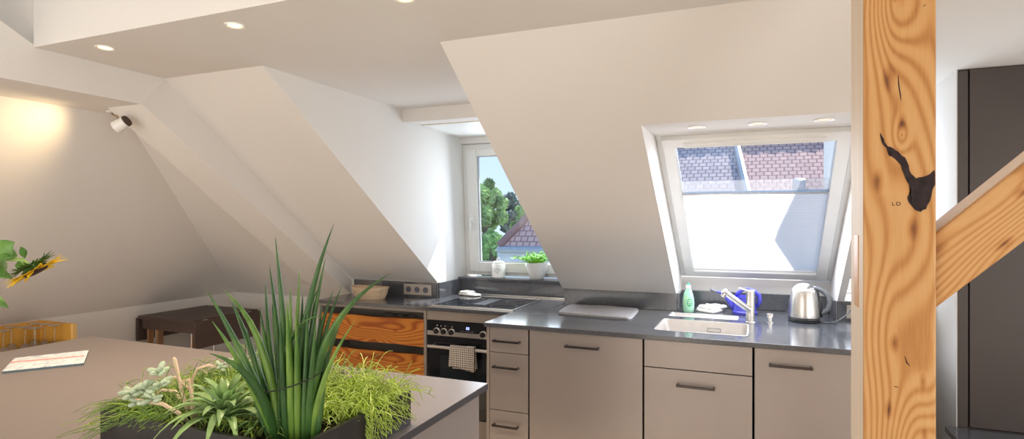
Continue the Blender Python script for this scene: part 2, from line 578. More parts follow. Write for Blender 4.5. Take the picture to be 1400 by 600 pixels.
def link(name, bm, mat, parent=None, smooth=False, world=True, recalc=True, loc=None, bevel=0.0):
    """bm is in world coordinates when world=True; it is moved into the parent's frame (parents here carry no rotation then)"""
    if recalc:
        bmesh.ops.recalc_face_normals(bm, faces=bm.faces[:])
    base = Vector((0, 0, 0))
    if world and parent is not None:
        p = parent
        while p is not None:
            base += Vector(p.location)
            p = p.parent
        bmesh.ops.translate(bm, vec=-base, verts=bm.verts[:])
    elif loc is not None and parent is None:
        if world:
            bmesh.ops.translate(bm, vec=-Vector(loc), verts=bm.verts[:])
    me = bpy.data.meshes.new(name)
    if smooth:
        for f in bm.faces:
            f.smooth = True
    bm.to_mesh(me)
    bm.free()
    o = bpy.data.objects.new(name, me)
    for m in (mat if isinstance(mat, (list, tuple)) else [mat]):
        me.materials.append(M(m))
    COL.objects.link(o)
    if parent is not None:
        o.parent = parent
    elif loc is not None:
        o.location = loc
    if bevel:
        b = o.modifiers.new('bevel', 'BEVEL')
        b.width = bevel
        b.segments = 2
        b.limit_method = 'ANGLE'
    if smooth == 'auto' or (smooth and smooth is not True):
        e = o.modifiers.new('split', 'EDGE_SPLIT')
        e.split_angle = R(38)
    return o


def tag(o, label, cat, group=None, kind=None):
    if label:
        o['label'] = label
    if cat:
        o['category'] = cat
    if group:
        o['group'] = group
    if kind:
        o['kind'] = kind
    return o


def thing(name, label, cat, loc, group=None, kind=None):
    o = bpy.data.objects.new(name, None)
    o.empty_display_size = 0.05
    COL.objects.link(o)
    o.location = loc
    return tag(o, label, cat, group, kind)


def struct(name, bm, mat, smooth=False):
    return tag(link(name, bm, mat, smooth=smooth), None, None, None, 'structure')


def dup(root, loc, label):
    r = root.copy()
    COL.objects.link(r)
    r.location = loc
    r['label'] = label
    for ch in list(root.children):
        c = ch.copy()
        COL.objects.link(c)
        c.parent = r
        for g in ch.children:
            q = g.copy()
            COL.objects.link(q)
            q.parent = c
    return r


def new():
    return bmesh.new()


def shape(f, *a, **k):
    bm = bmesh.new()
    f(bm, *a, **k)
    return bm


# ------------------------------------------------------------------ the room
K, C0 = 0.7205, 3.667            # the kitchen slope: z = C0 - K y


def sy(z):
    return (C0 - z) / K


WS, WZ, WY = 0.715, 1.113, 3.93  # the plane of the roof window


def wy(z):
    return WY - (z - WZ) / WS


CL = 2.19
struct('floor', shape(box, -5.0, 3.6, -3.6, 4.6, -0.12, 0.0), 'floor_oak')

bm = new()   # low ceiling, with the dormer and the side recess running on under it
box(bm, -2.75, -2.10, 1.50, 2.14, CL, CL + 0.12)
box(bm, -2.10, -1.166, 1.50, 4.30, CL, CL + 0.12)
box(bm, -1.166, 0.45, 1.50, 2.30, CL, CL + 0.12)
box(bm, 0.45, 3.6, 1.50, 4.30, CL, CL + 0.12)
struct('ceiling', bm, 'wall_paint')
struct('ceiling_gallery', shape(box, -5.0, 3.6, -3.6, 1.62, 3.2, 3.3), 'wall_paint')
bm = new()   # upstand between the low ceiling and the high one
xy(bm, [(-2.75, 1.47), (3.6, 1.47), (3.6, 1.4995), (-2.75, 1.4995)], CL, 3.2)
struct('wall_upstand', bm, 'wall_paint')
struct('wall_upstand_left', shape(xy, [(-2.752, 1.50), (-2.752, 1.62), (-3.9, 1.25), (-3.9, 1.12)], 2.12, 3.2), 'wall_paint')

# slope left of the dormer, solid up to the dormer cheek
struct('wall_slope_left', shape(yz, [(sy(CL), CL), (sy(1.03), 1.03), (3.66, 0.0), (4.30, 0.0), (4.30, CL)], -2.86, -2.10), 'wall_paint')
# slope between dormer and roof window
bm = new()
pr = [(sy(CL), CL), (sy(1.03), 1.03), (wy(1.03) + 0.02, 1.03), (wy(CL), CL)]
yz(bm, pr, -1.166, -0.445)
struct('wall_slope_middle', bm, 'wall_paint')
bm = new()
yz(bm, [(sy(CL), CL), (sy(1.878), 1.878), (wy(1.878) + 0.03, 1.878), (wy(CL), CL)], -0.445, 0.415)
struct('wall_slope_above_window', bm, 'wall_paint')
struct('wall_slope_right', shape(yz, pr, 0.415, 0.45), 'wall_paint')
struct('wall_cheek_middle', shape(yz, [(wy(CL), CL), (wy(1.03), 1.03), (4.30, 1.03), (4.30, CL)], -1.166, -1.09), 'wall_paint')
struct('wall_cheek_recess', shape(yz, [(wy(CL), CL), (wy(1.03), 1.03), (4.30, 1.03), (4.30, CL)], 0.41, 0.45), 'wall_paint')
# walls under the slopes
struct('wall_kitchen_left', shape(box, -2.10, -1.166, 3.995, 4.30, 0, 1.02), 'wall_paint')
struct('wall_kitchen_middle', shape(box, -1.166, -0.445, 3.713, 4.30, 0, 1.03), 'wall_paint')
struct('wall_kitchen_window', shape(box, -0.445, 0.415, 3.952, 4.30, 0, 1.11), 'wall_paint')
struct('wall_kitchen_right', shape(box, 0.415, 0.878, 3.713, 4.30, 0, 1.03), 'wall_paint')
# front of the dormer: jambs beside the window are the cheeks, lintel above
struct('wall_dormer_lintel', shape(box, -2.10, -1.166, 4.00, 4.30, 2.06, CL), 'wall_paint')
struct('wall_recess_lintel', shape(box, 0.45, 0.885, 4.02, 4.30, 2.06, CL), 'wall_paint')
struct('ceiling_dormer_box', shape(box, -2.10, -1.166, 3.215, 4.12, 2.105, CL), 'wall_paint')
# right side
struct('wall_right', shape(box, 0.879, 0.8845, 3.374, 4.30, 0, CL), 'wall_paint')
struct('wall_behind_cabinet', shape(box, 0.8846, 2.4, 3.80, 4.30, 0, CL), 'wall_paint')
struct('wall_right_side', shape(box, 2.1, 2.2, 1.5, 4.0, 0, CL), 'wall_paint')
struct('wall_far_right', shape(box, 3.5, 3.62, -3.6, 2.4, 0, 3.2), 'wall_paint')
struct('wall_rear', shape(box, -5.0, 3.6, -3.72, -3.6, 0, 3.2), 'wall_paint')
# left side: slope, knee walls, tie beam and boxed rafter
struct('wall_slope_hip', shape(prism, [(-4.35, -3.6, 0.823), (-3.16, -3.6, 2.04), (-2.95, -3.6, 2.255), (-3.45, -3.6, 2.4), (-4.6, -3.6, 1.0), (-4.6, -3.6, 0.823)], (0, 7.8, 0)), 'wall_paint')
struct('wall_knee_left', shape(box, -4.6, -4.35, -3.6, 4.3, 0, 0.824), 'wall_paint')
struct('wall_knee_back', shape(box, -4.35, -2.86, 3.93, 4.3, 0, 0.824), 'wall_paint')
struct('wall_slope_back', shape(yz, [(3.93, 0.823), (1.90, 2.193), (2.15, 2.35), (4.3, 1.0), (4.3, 0.823)], -4.4, -2.84), 'wall_paint')
struct('trim_tie_beam', shape(yz, [(-3.6, 2.04), (1.93, 2.04), (2.06, 2.19), (1.49, 2.19), (0.0, 3.02), (0.0, 3.2), (-3.6, 3.2)], -3.35, -2.75), 'wall_paint')
struct('trim_beam_end', shape(box, -3.35, -2.96, 1.9301, 2.3, 2.04, 2.3), 'wall_paint')
bm = new()
prR = [(1.93, 2.04), (3.64, 0.921), (3.92, 0.921), (3.92, 1.1), (2.10, 2.30), (1.93, 2.30)]
a = [(-2.7501 - 0.059 * (y - 1.93), y, z) for y, z in prR]
b = [(-3.0 - 0.105 * (y - 1.93), y, z) for y, z in prR]
va = [bm.verts.new(p) for p in a]
vb = [bm.verts.new(p) for p in b]
bm.faces.new(va)
bm.faces.new(vb[::-1])
for i in range(len(va)):
    j = (i + 1) % len(va)
    bm.faces.new((va[i], vb[i], vb[j], va[j]))
struct('trim_rafter', bm, 'wall_paint')
struct('ceiling_hatch_panel', shape(box, -2.03, -1.28, 3.345, 3.875, 2.1005, 2.106), 'white_trim')
bm = new()
for (x0, x1, y0, y1) in ((-2.04, -1.27, 3.337, 3.345), (-2.04, -1.27, 3.875, 3.883), (-2.04, -2.03, 3.337, 3.883)):
    box(bm, x0, x1, y0, y1, 2.1025, 2.106)
struct('trim_hatch_edge', bm, 'brass_line')

# ------------------------------------------------------------------ dormer window (leaning in a little at the top)
win = thing('window_1', None, None, (-1.633, 4.11, 1.05), kind='structure')


def lean_frame(bm, x0, x1, z0, z1, w, d, yo, wb=None, wt=None):
    """rectangular frame in the leaning plane; local coordinates x, y, z from the window's origin"""
    wb = w if wb is None else wb
    wt = w if wt is None else wt
    for (a, b, c, e) in ((x0, x0 + w, z0, z1), (x1 - w, x1, z0, z1), (x0 + w, x1 - w, z0, z0 + wb), (x0 + w, x1 - w, z1 - wt, z1)):
        box(bm, a, b, yo, yo + d, c, e, 0.004)


bm = new()
lean_frame(bm, -0.467, 0.467, 0.0, 1.01, 0.055, 0.07, 0.0, 0.035, 0.05)
fr = link('window_frame', bm, 'white_trim', win, world=False)
bm = new()
lean_frame(bm, -0.425, 0.425, 0.028, 0.972, 0.085, 0.06, -0.022, 0.075, 0.055)
sash = link('sash', bm, 'white_trim', win, world=False)
link('pane', shape(box, -0.345, 0.345, 0.008, 0.014, 0.10, 0.92), 'window_glass', sash, world=False)
bm = new()
lean_frame(bm, -0.345, 0.345, 0.098, 0.922, 0.012, 0.012, -0.006)
link('glazing_bead', bm, 'zinc', sash, world=False)
bm = new()
box(bm, -0.400, -0.375, -0.040, -0.022, 0.40, 0.47, 0.004)
box(bm, -0.394, -0.381, -0.062, -0.040, 0.43, 0.445, 0.003)
box(bm, -0.396, -0.379, -0.072, -0.058, 0.345, 0.45, 0.005)
link('window_handle', bm, 'white_plastic', sash, world=False)
win.rotation_euler = (R(4.0), 0, 0)
# recess window on the right, mostly behind the post
win3 = thing('window_3', None, None, (0.667, 4.10, 1.05), kind='structure')
bm = new()
lean_frame(bm, -0.215, 0.215, 0.0, 1.01, 0.06, 0.07, 0.0)
link('window_frame', bm, 'white_trim', win3, world=False)
link('pane', shape(box, -0.155, 0.155, 0.03, 0.036, 0.06, 0.95), 'window_glass', win3, world=False)

# ------------------------------------------------------------------ roof window: local x, s (up the slope), n (into the room)
tilt = math.atan(WS)
UP = Vector((0, -math.cos(tilt), math.sin(tilt)))
IN = Vector((0, -math.sin(tilt), -math.cos(tilt)))
sky_w = thing('window_2', None, None, (-0.015, WY, WZ), kind='structure')
SL = (1.878 - WZ) / math.sin(tilt)


def slope_box(bm, x0, x1, s0, s1, n0, n1, bev=0.003):
    t = new()
    box(t, x0, x1, s0, s1, n0, n1, bev)
    for v in t.verts:
        x, s, n = v.co
        v.co = Vector((x, 0, 0)) + UP * s + IN * n
    me = bpy.data.meshes.new('tmp')
    t.to_mesh(me)
    t.free()
    bm.from_mesh(me)
    bpy.data.meshes.remove(me)


def slope_frame(bm, x0, x1, s0, s1, w, n0, n1, wt=None):
    wt = w if wt is None else wt
    slope_box(bm, x0, x0 + w, s0, s1, n0, n1)
    slope_box(bm, x1 - w, x1, s0, s1, n0, n1)
    slope_box(bm, x0 + w, x1 - w, s0, s0 + w, n0, n1)
    slope_box(bm, x0 + w, x1 - w, s1 - wt, s1, n0, n1)


bm = new()
slope_frame(bm, -0.43, 0.43, 0.0, SL + 0.01, 0.026, -0.06, 0.0)
link('window_frame', bm, 'white_trim', sky_w, world=False)
bm = new()
slope_frame(bm, -0.402, 0.402, 0.030, SL - 0.02, 0.056, -0.055, 0.012)
sash2 = link('sash', bm, 'white_trim', sky_w, world=False)
bm = new()
slope_box(bm, -0.40, 0.40, SL - 0.05, SL + 0.0, 0.0, 0.03)
slope_box(bm, -0.30, 0.30, SL - 0.045, SL - 0.02, 0.03, 0.045)
link('ventilation_bar', bm, 'white_trim', sash2, world=False)
bm = new()
slope_box(bm, -0.35, 0.35, 0.08, SL - 0.04, -0.040, -0.034, 0)
link('pane', bm, 'window_glass', sash2, world=False)

# pleated blind in the sash: opaque lower part hung between the rails, sheer pleats above
bl = thing('pleated_blind', 'white pleated blind drawn up to half height in the roof window', 'blind', (-0.015, WY, WZ))
bars = (1.609 - WZ) / math.sin(tilt)


def pleats(bm, s0, s1, n, amp, n0):
    rows = []
    for i in range(n * 2 + 1):
        s = s0 + (s1 - s0) * i / (n * 2)
        nn = n0 + (amp if i % 2 else -amp)
        rows.append([bm.verts.new(Vector((x, 0, 0)) + UP * s + IN * nn) for x in (-0.343, 0.343)])
    for a, b in zip(rows, rows[1:]):
        bm.faces.new((a[0], a[1], b[1], b[0]))


bm = new()
pleats(bm, 0.092, bars - 0.008, 30, 0.004, -0.012)
link('pleated_fabric', bm, 'blind_fabric', bl, world=False, recalc=False)
bm = new()
pleats(bm, bars + 0.008, bars + 0.10, 6, 0.004, -0.012)
o = link('folded_fabric', bm, 'sheer_fabric', bl, world=False, recalc=False)
for nm, s in (('middle_rail', bars), ('bottom_rail', 0.090)):
    bm = new()
    slope_box(bm, -0.345, 0.345, s - 0.007, s + 0.007, -0.022, -0.002)
    link(nm, bm, 'brushed_steel' if nm == 'middle_rail' else 'white_trim', bl, world=False)
for x in (-0.346, 0.346):
    t = [Vector((x, 0, 0)) + UP * s + IN * -0.012 for s in (0.09, SL - 0.07)]
    link('guide_wire', shape(tube, t, 0.0015, 6), 'zinc', bl, world=False)


# ------------------------------------------------------------------ recessed spots
def recessed(loc, r, label, group, glow, energy, tiltdir=(0, 0, -1)):
    t = thing('recessed_spotlight', label, 'ceiling light', loc, group)
    link('trim_ring', shape(lathe, [(r * 0.78, 0.002), (r * 0.80, -0.003), (r, -0.005), (r * 1.02, 0.0), (r * 0.78, 0.002)], 28, close=False), 'white_plastic', t, 'auto', world=False)
    link('reflector_lamp', shape(lathe, [(0, -0.002), (r * 0.5, -0.003), (r * 0.78, 0.001)], 24, close=False), glow, t, True, world=False)
    if energy:
        l = bpy.data.lights.new('spot_lamp', 'SPOT')
        l.energy = energy
        l.color = (1.0, 0.80, 0.58)
        l.spot_size = R(100)
        l.spot_blend = 0.9
        l.shadow_soft_size = 0.03
        lo = bpy.data.objects.new('spot_lamp', l)
        COL.objects.link(lo)
        lo.parent = t
        lo.location = (0, 0, -0.02)
        aim(lo, tiltdir)
    return t


recessed((-2.48, 1.585, CL), 0.036, 'lit recessed ceiling spot nearest the boxed beam, left of the other ceiling spots', 'spots in the kitchen ceiling', 'lamp_glow', 62)
recessed((-1.757, 1.585, CL), 0.036, 'lit recessed ceiling spot in the middle of the row along the ceiling edge', 'spots in the kitchen ceiling', 'lamp_glow', 62)
recessed((-1.04, 1.60, CL), 0.036, 'recessed ceiling spot cut by the top edge of the picture', 'spots in the kitchen ceiling', 'lamp_glow', 62)
recessed((-0.234, 2.62, 1.878), 0.036, 'small white recessed spot above the roof window, left one over the dish soap', 'spots above the roof window', 'lamp_glow_soft', 0)
recessed((0.008, 2.62, 1.878), 0.036, 'small white recessed spot above the roof window, middle one over the tap', 'spots above the roof window', 'lamp_glow_soft', 0)
recessed((0.251, 2.62, 1.878), 0.036, 'small white recessed spot above the roof window, right one beside the wooden post', 'spots above the roof window', 'lamp_glow_soft', 0)

# wall spotlight under the tie beam
q = atz(152, 152, 2.04)
sl = thing('wall_spotlight', 'small white swivel spotlight under the boxed beam by the left slope', 'spotlight', (q.x, q.y, 2.04))
link('ceiling_plate', shape(lathe, [(0.022, 0.0), (0.022, -0.006), (0.004, -0.010)], 20), 'white_plastic', sl, 'auto', world=False)
head_c = at(165.5, 170, 2.93)
hl = head_c - Vector((q.x, q.y, 2.04))
adir = Vector((-0.55, -0.62, -0.50)).normalized()
link('swivel_arm', shape(tube, [(0, 0, -0.004), (0.012, 0.0, -0.018), (hl.x * 0.6, hl.y * 0.6, hl.z * 0.45), tuple(hl)], 0.004, 8), 'copper_leg', sl, True, world=False)
ax = (at(160, 173, 2.93) - at(173, 165, 2.93)).normalized()
hd = link('lamp_head', shape(tube, [hl - ax * 0.030, hl - ax * 0.029, hl + ax * 0.030, hl + ax * 0.032], [0.016, 0.027, 0.032, 0.024], 24), 'white_plastic', sl, 'auto', world=False)
link('rear_cap', shape(tube, [hl - ax * 0.040, hl - ax * 0.030], [0.026, 0.029], 24), 'drawer_inside', hd, 'auto', world=False)
l = bpy.data.lights.new('spot_lamp', 'SPOT')
l.energy = 13
l.color = (1.0, 0.72, 0.38)
l.spot_size = R(120)
l.spot_blend = 1.0
l.shadow_soft_size = 0.03
lo = bpy.data.objects.new('spot_lamp', l)
COL.objects.link(lo)
lo.parent = sl
lo.location = hl + ax * 0.05 + Vector((0.0, -0.02, 0.0))
aim(lo, (-0.62, -0.80, -0.40))

# ------------------------------------------------------------------ worktops and splashbacks
WT0, WT1 = 0.897, 0.92
wl_ = new()
grid_solid(wl_, [-2.838, -2.098, -1.188], [3.25, 3.655, 3.97],
           lambda x, y: True if y < 3.655 else x > -2.098, WT0, WT1)
o = link('worktop', wl_, 'slate', loc=(-2.0, 3.25, WT0), bevel=0.002)
tag(o, 'polished dark slate worktop carrying the hob and the wooden basket', 'worktop')
wr = new()
SX0, SX1, SY0, SY1 = -0.48, -0.035, 3.02, 3.385
TX0, TX1, TY0, TY1 = -0.47, -0.09, 3.485, 3.63
xs = sorted([-1.365, -1.185, -1.166, -0.445, SX0, SX1, TX0, TX1, 0.415, 0.62])
ys = sorted([2.88, 3.247, SY0, SY1, TY0, TY1, 3.69, 3.93])


def wr_f(x, y):
    if SX0 < x < SX1 and SY0 < y < SY1:
        return False
    if TX0 < x < TX1 and TY0 < y < TY1:
        return False
    if x < -1.185:
        return y < 3.247
    if y > 3.69:
        return -0.445 < x < 0.415
    return True


grid_solid(wr, xs, ys, wr_f, WT0, WT1)
bmesh.ops.dissolve_limit(wr, angle_limit=0.01, verts=wr.verts[:], edges=wr.edges[:])
o = link('worktop', wr, 'slate', loc=(0, 2.9, WT0), bevel=0.002)
tag(o, 'polished dark slate worktop around the sink with kettle and folded towel', 'worktop')


def splash(name, x0, x1, y0, y1, z1, label):
    o = link(name, shape(box, x0, x1, y0, y1, WT1 + 0.0005, z1, 0.0015), 'slate', loc=((x0 + x1) / 2, y0, WT1))
    tag(o, label, 'splashback', 'slate splashbacks behind the worktops')
    return o


splash('splashback', -2.815, -2.10, 3.64, 3.656, 1.028, 'dark slate splashback with the triple socket behind the basket')
o = splash('splashback', -2.098, -2.082, 3.66, 3.968, 1.028, 'short slate side splashback left of the hob, at the dormer cheek')
o = splash('splashback', -2.080, -1.166, 3.970, 3.992, 1.022, 'long slate splashback behind the hob under the window sill')
splash('splashback', -1.164, -0.445, 3.692, 3.710, 1.028, 'black slate splashback behind the folded grey towel')
splash('splashback', -0.4445, -0.430, 3.712, 3.930, 1.026, 'short slate return beside the dish soap bottle')
splash('splashback', -0.428, 0.398, 3.932, 3.950, 1.022, 'grey slate splashback behind the sink under the roof window')
splash('splashback', 0.400, 0.4145, 3.712, 3.930, 1.026, 'short slate return right of the kettle')
splash('splashback', 0.416, 0.62, 3.692, 3.710, 1.028, 'black slate splashback with a socket beside the wooden post')
o = link('window_sill', shape(box, -2.098, -1.168, 3.964, 4.13, 1.0225, 1.042, 0.002), 'slate', loc=(-1.63, 3.96, 1.02))
tag(o, 'dark stone sill under the dormer window with jar and plant', 'window sill')


# sockets
def socket_gang(x, z, y):
    t = thing('power_socket', 'metal triple power socket on the slate splashback beside the basket', 'socket', (x, y, z))
    pl = link('cover_frame', shape(box, -0.115, 0.115, -0.008, 0, -0.039, 0.039, 0.003), 'socket_metal', t, world=False)
    for k in (-1, 0, 1):
        c = new()
        box(c, k * 0.071 - 0.033, k * 0.071 + 0.033, -0.010, -0.008, -0.033, 0.033, 0.001)
        s_ = link('socket_insert', c, 'socket_metal', t, world=False)
        c = new()
        prof = [(0.021, 0), (0.021, 0.003), (0.018, 0.003), (0.0165, 0.0005), (0.0, 0.0005)]
        lathe(c, prof, 24)
        for v in c.verts:
            v.co = Vector((v.co.x + k * 0.071, -0.010 - v.co.z, v.co.y))
        link('socket_cup', c, 'socket_hole', s_, 'auto', world=False)
        c = new()
        for sx in (-0.006, 0.006):
            box(c, k * 0.071 + sx - 0.0015, k * 0.071 + sx + 0.0015, -0.0125, -0.0104, -0.0015, 0.0015)
        link('contact', c, 'chrome', s_, world=False)
    return t


socket_gang(-2.252, 0.974, 3.64)
t = thing('power_socket', 'metal power socket right of the kettle, half behind the wooden post', 'socket', (0.535, 3.692, 0.972))
link('cover_frame', shape(box, -0.072, 0.072, -0.008, 0, -0.037, 0.037, 0.003), 'socket_metal', t, world=False)
bm = new()
lathe(bm, [(0.021, 0), (0.021, 0.003), (0.018, 0.003), (0.0165, 0.0005), (0.0, 0.0005)], 24)
for v in bm.verts:
    v.co = Vector((v.co.x, -0.008 - v.co.z, v.co.y))
link('socket_cup', bm, 'socket_hole', t, 'auto', world=False)


# ------------------------------------------------------------------ kitchen base units
def bar_handle(parent, xc, z, w, y, name='handle'):
    """flat bar pull standing off a front at y (world)"""
    bm = new()
    box(bm, xc - w / 2, xc + w / 2, y - 0.034, y - 0.024, z - 0.006, z + 0.006, 0.002)
    for s in (-1, 1):
        box(bm, xc + s * (w / 2 - 0.006) - 0.005, xc + s * (w / 2 - 0.006) + 0.005, y - 0.026, y, z - 0.005, z + 0.005, 0.0015)
    return link(name, bm, 'handle_metal', parent)


FY = 2.90


def carcass(t, x0, x1, y0, y1, z0=0.10, z1=0.8955):
    bm = new()
    box(bm, x0 + 0.0005, x0 + 0.018, y0, y1, z0, z1)
    box(bm, x1 - 0.018, x1 - 0.0005, y0, y1, z0, z1)
    box(bm, x0 + 0.018, x1 - 0.018, y0, y1, z0, z0 + 0.018)
    box(bm, x0 + 0.018, x1 - 0.018, y1 - 0.01, y1, z0 + 0.018, z1)
    link('body', bm, 'shadow_gap', t)


def base_unit(name, label, x0, x1, fronts, cat='kitchen cabinet', y1=3.62):
    t = thing(name, label, cat, ((x0 + x1) / 2, FY + 0.02, 0.0), 'taupe base units of the sink run')
    carcass(t, x0, x1, FY + 0.0225, y1)
    link('plinth', shape(box, x0, x1, FY + 0.06, FY + 0.075, 0.0, 0.0995), 'cabinet_carcass', t)
    for kind, z0, z1, hx, hz, hw in fronts:
        d = link(kind, shape(box, x0 + 0.002, x1 - 0.002, FY, FY + 0.02, z0, z1, 0.0015), 'cabinet_front', t)
        if hw:
            bar_handle(d, hx, hz, hw, FY)
    return t


base_unit('drawer_cabinet', 'narrow taupe three drawer cabinet beside the oven', -1.341, -1.1135,
          [('drawer', 0.762, 0.893, -1.233, 0.826, 0.155), ('drawer', 0.450, 0.758, -1.238, 0.686, 0.15), ('drawer', 0.112, 0.446, -1.24, 0.371, 0.148)])
base_unit('dishwasher_cabinet', 'wide taupe front with one short bar handle under the folded towel', -1.1085, -0.5115, [('door', 0.112, 0.893, -0.816, 0.830, 0.178)])
base_unit('sink_cabinet', 'taupe cabinet under the sink with a blank strip over its pull-out', -0.5065, -0.012,
          [('front_panel', 0.762, 0.893, 0, 0, 0), ('drawer', 0.112, 0.758, -0.262, 0.689, 0.176)])
base_unit('base_cabinet', 'taupe cabinet right of the sink unit, partly behind the wooden post', -0.0065, 0.595, [('door', 0.112, 0.893, 0.144, 0.824, 0.178)])
# filler between the step and the oven
t = thing('end_panel', 'taupe end panel closing the step of the worktop beside the oven', 'cabinet panel', (-1.352, 2.93, 0))
link('panel', shape(box, -1.360, -1.3435, 2.905, 3.262, 0.0, 0.8955, 0.001), 'cabinet_carcass', t)

# drawer unit with boards of reclaimed wood
YL = 3.27
dw = thing('board_drawer_cabinet', 'open-fronted taupe cabinet with orange live-edge board drawers', 'drawer cabinet', (-2.39, YL, 0))
bm = new()
box(bm, -2.834, -2.818, YL, 3.63, 0.0, 0.896)
box(bm, -1.978, -1.960, YL, 3.63, 0.0, 0.896)
box(bm, -2.818, -1.978, YL, 3.63, 0.879, 0.896)
box(bm, -2.818, -1.978, YL + 0.02, 3.63, 0.0, 0.10)
box(bm, -2.818, -1.978, 3.60, 3.63, 0.10, 0.879)
link('body', bm, 'cabinet_carcass', dw)


def live_board(x0, x1, z0, z1, y, seed, th=0.022):
    rnd = random.Random(seed)
    n = 26
    xs_ = [x0 + (x1 - x0) * i / n for i in range(n + 1)]
    top, bot = [], []
    a = b = 0
    for i in range(n + 1):
        a = a * 0.8 + rnd.uniform(-0.002, 0.002)
        b = b * 0.8 + rnd.uniform(-0.0018, 0.0018)
        top.append(z1 + a - 0.003)
        bot.append(z0 + b + 0.002)
    bm = new()
    pts = [(x, y, z) for x, z in zip(xs_, bot)] + [(x, y, z) for x, z in zip(xs_[::-1], top[::-1])]
    prism(bm, pts, (0, th, 0))
    return bm


for k, (z0, z1) in enumerate(((0.655, 0.832), (0.442, 0.604), (0.20, 0.39))):
    bd = thing('drawer', None, None, (-2.815, YL + 0.002, z0))
    bd.parent = dw
    bd.location = Vector((-2.815, YL + 0.002, z0)) - dw.location
    link('drawer_front', live_board(-2.815, -1.981, z0, z1, YL + 0.002, 11 + k), 'orange_board', bd)
    link('drawer_box', shape(box, -2.80, -1.996, YL + 0.026, 3.58, z0 + 0.01, z1 - 0.09), 'drawer_inside', bd)
bm = new()
for k in range(3):
    tube(bm, bez((-2.35 + k * 0.09, YL + 0.05, 0.835), (-2.30 + k * 0.09, YL + 0.07, 0.862), (-2.22 + k * 0.08, YL + 0.06, 0.838), 8), 0.003, 6)
o = link('cutlery', bm, 'handle_metal', loc=(-2.2, YL + 0.05, 0.83))
tag(o, 'dark utensils peeking out above the top board drawer', 'utensils')

# ------------------------------------------------------------------ oven
ov = thing('oven', 'built-in steel and black oven with a checked towel on its handle', 'oven', (-1.65, YL, 0))
OX0, OX1 = -1.956, -1.364
bm = new()
box(bm, OX0, OX1, YL + 0.03, 3.64, 0.10, 0.895)
link('body', bm, 'shadow_gap', ov)
link('filler_strip', shape(box, OX0 + 0.002, OX1, YL, YL + 0.02, 0.838, 0.894, 0.001), 'cabinet_carcass', ov)
link('plinth', shape(box, OX0, OX1, YL + 0.05, YL + 0.065, 0, 0.10), 'cabinet_carcass', ov)
cp = link('control_panel', shape(box, OX0 + 0.003, OX1, YL + 0.002, YL + 0.022, 0.742, 0.832, 0.001), 'black_glass', ov)
link('steel_strip', shape(box, OX0 + 0.003, OX1, YL - 0.001, YL + 0.0015, 0.740, 0.768, 0.0005), 'brushed_steel', cp)
for x in (-1.880, -1.827, -1.772, -1.552, -1.500):
    kb = new()
    lathe(kb, [(0.0205, 0), (0.021, 0.004), (0.019, 0.006), (0.0165, 0.006), (0.0160, 0.020), (0.0145, 0.022), (0, 0.022)], 28)
    for v in kb.verts:
        v.co = Vector((x + v.co.x, YL - 0.001 - v.co.z, 0.768 + v.co.y))
    kbo = link('knob', kb, 'black_plastic', ov, 'auto')
    rg = new()
    lathe(rg, [(0.0165, 0.001), (0.0225, 0.001), (0.0225, 0.008), (0.0190, 0.009), (0.0165, 0.007)], 28, close=False)
    for v in rg.verts:
        v.co = Vector((x + v.co.x, YL - 0.001 - v.co.z, 0.768 + v.co.y))
    link('knob_ring', rg, 'brushed_steel', kbo, 'auto')


def seg_digit(bm, x, z, w, h, y, segs='abcdefg'):
    t_ = h * 0.10
    d = {'a': (x, x + w, z + h - t_, z + h), 'd': (x, x + w, z, z + t_), 'g': (x, x + w, z + h / 2 - t_ / 2, z + h / 2 + t_ / 2),
         'f': (x, x + t_, z + h / 2, z + h), 'b': (x + w - t_, x + w, z + h / 2, z + h), 'e': (x, x + t_, z, z + h / 2), 'c': (x + w - t_, x + w, z, z + h / 2)}
    for s in segs:
        a, b, c, e = d[s]
        box(bm, a, b, y - 0.0006, y, c, e)


bm = new()
seg_digit(bm, -1.672, 0.790, 0.008, 0.016, YL + 0.0018, 'abcdefg')
seg_digit(bm, -1.660, 0.790, 0.008, 0.016, YL + 0.0018, 'abcdefg')
link('clock_digits', bm, 'display_glow', cp)
for x, z in ((-1.880, 0.803), (-1.852, 0.801), (-1.822, 0.803), (-1.772, 0.800)):
    bm = new()
    box(bm, x - 0.004, x + 0.004, YL + 0.001, YL + 0.0018, z - 0.004, z + 0.004)
    link('panel_symbol', bm, 'socket_metal', cp)
bm = new()
for k in range(6):
    box(bm, -1.712 + k * 0.016, -1.704 + k * 0.016, YL + 0.001, YL + 0.0018, 0.776, 0.779)
link('touch_keys', bm, 'socket_metal', cp)
dr = link('door', shape(box, OX0 + 0.003, OX1, YL + 0.002, YL + 0.024, 0.235, 0.736, 0.0015), 'black_glass', ov)
link('door_window', shape(box, OX0 + 0.095, OX1 - 0.02, YL - 0.001, YL + 0.0018, 0.30, 0.615, 0.0005), 'oven_door_glass', dr)
bm = new()
tube(bm, [(OX0 + 0.03, YL - 0.038, 0.676), (OX1 - 0.001, YL - 0.038, 0.676)], 0.0105, 16)
for x in (OX0 + 0.05, OX1 - 0.02):
    tube(bm, [(x, YL - 0.038, 0.676), (x, YL + 0.002, 0.676)], 0.007, 10)
link('handle', bm, 'brushed_steel', dr, 'auto')
link('drawer', shape(box, OX0 + 0.003, OX1, YL + 0.002, YL + 0.022, 0.112, 0.228, 0.001), 'cabinet_carcass', ov)


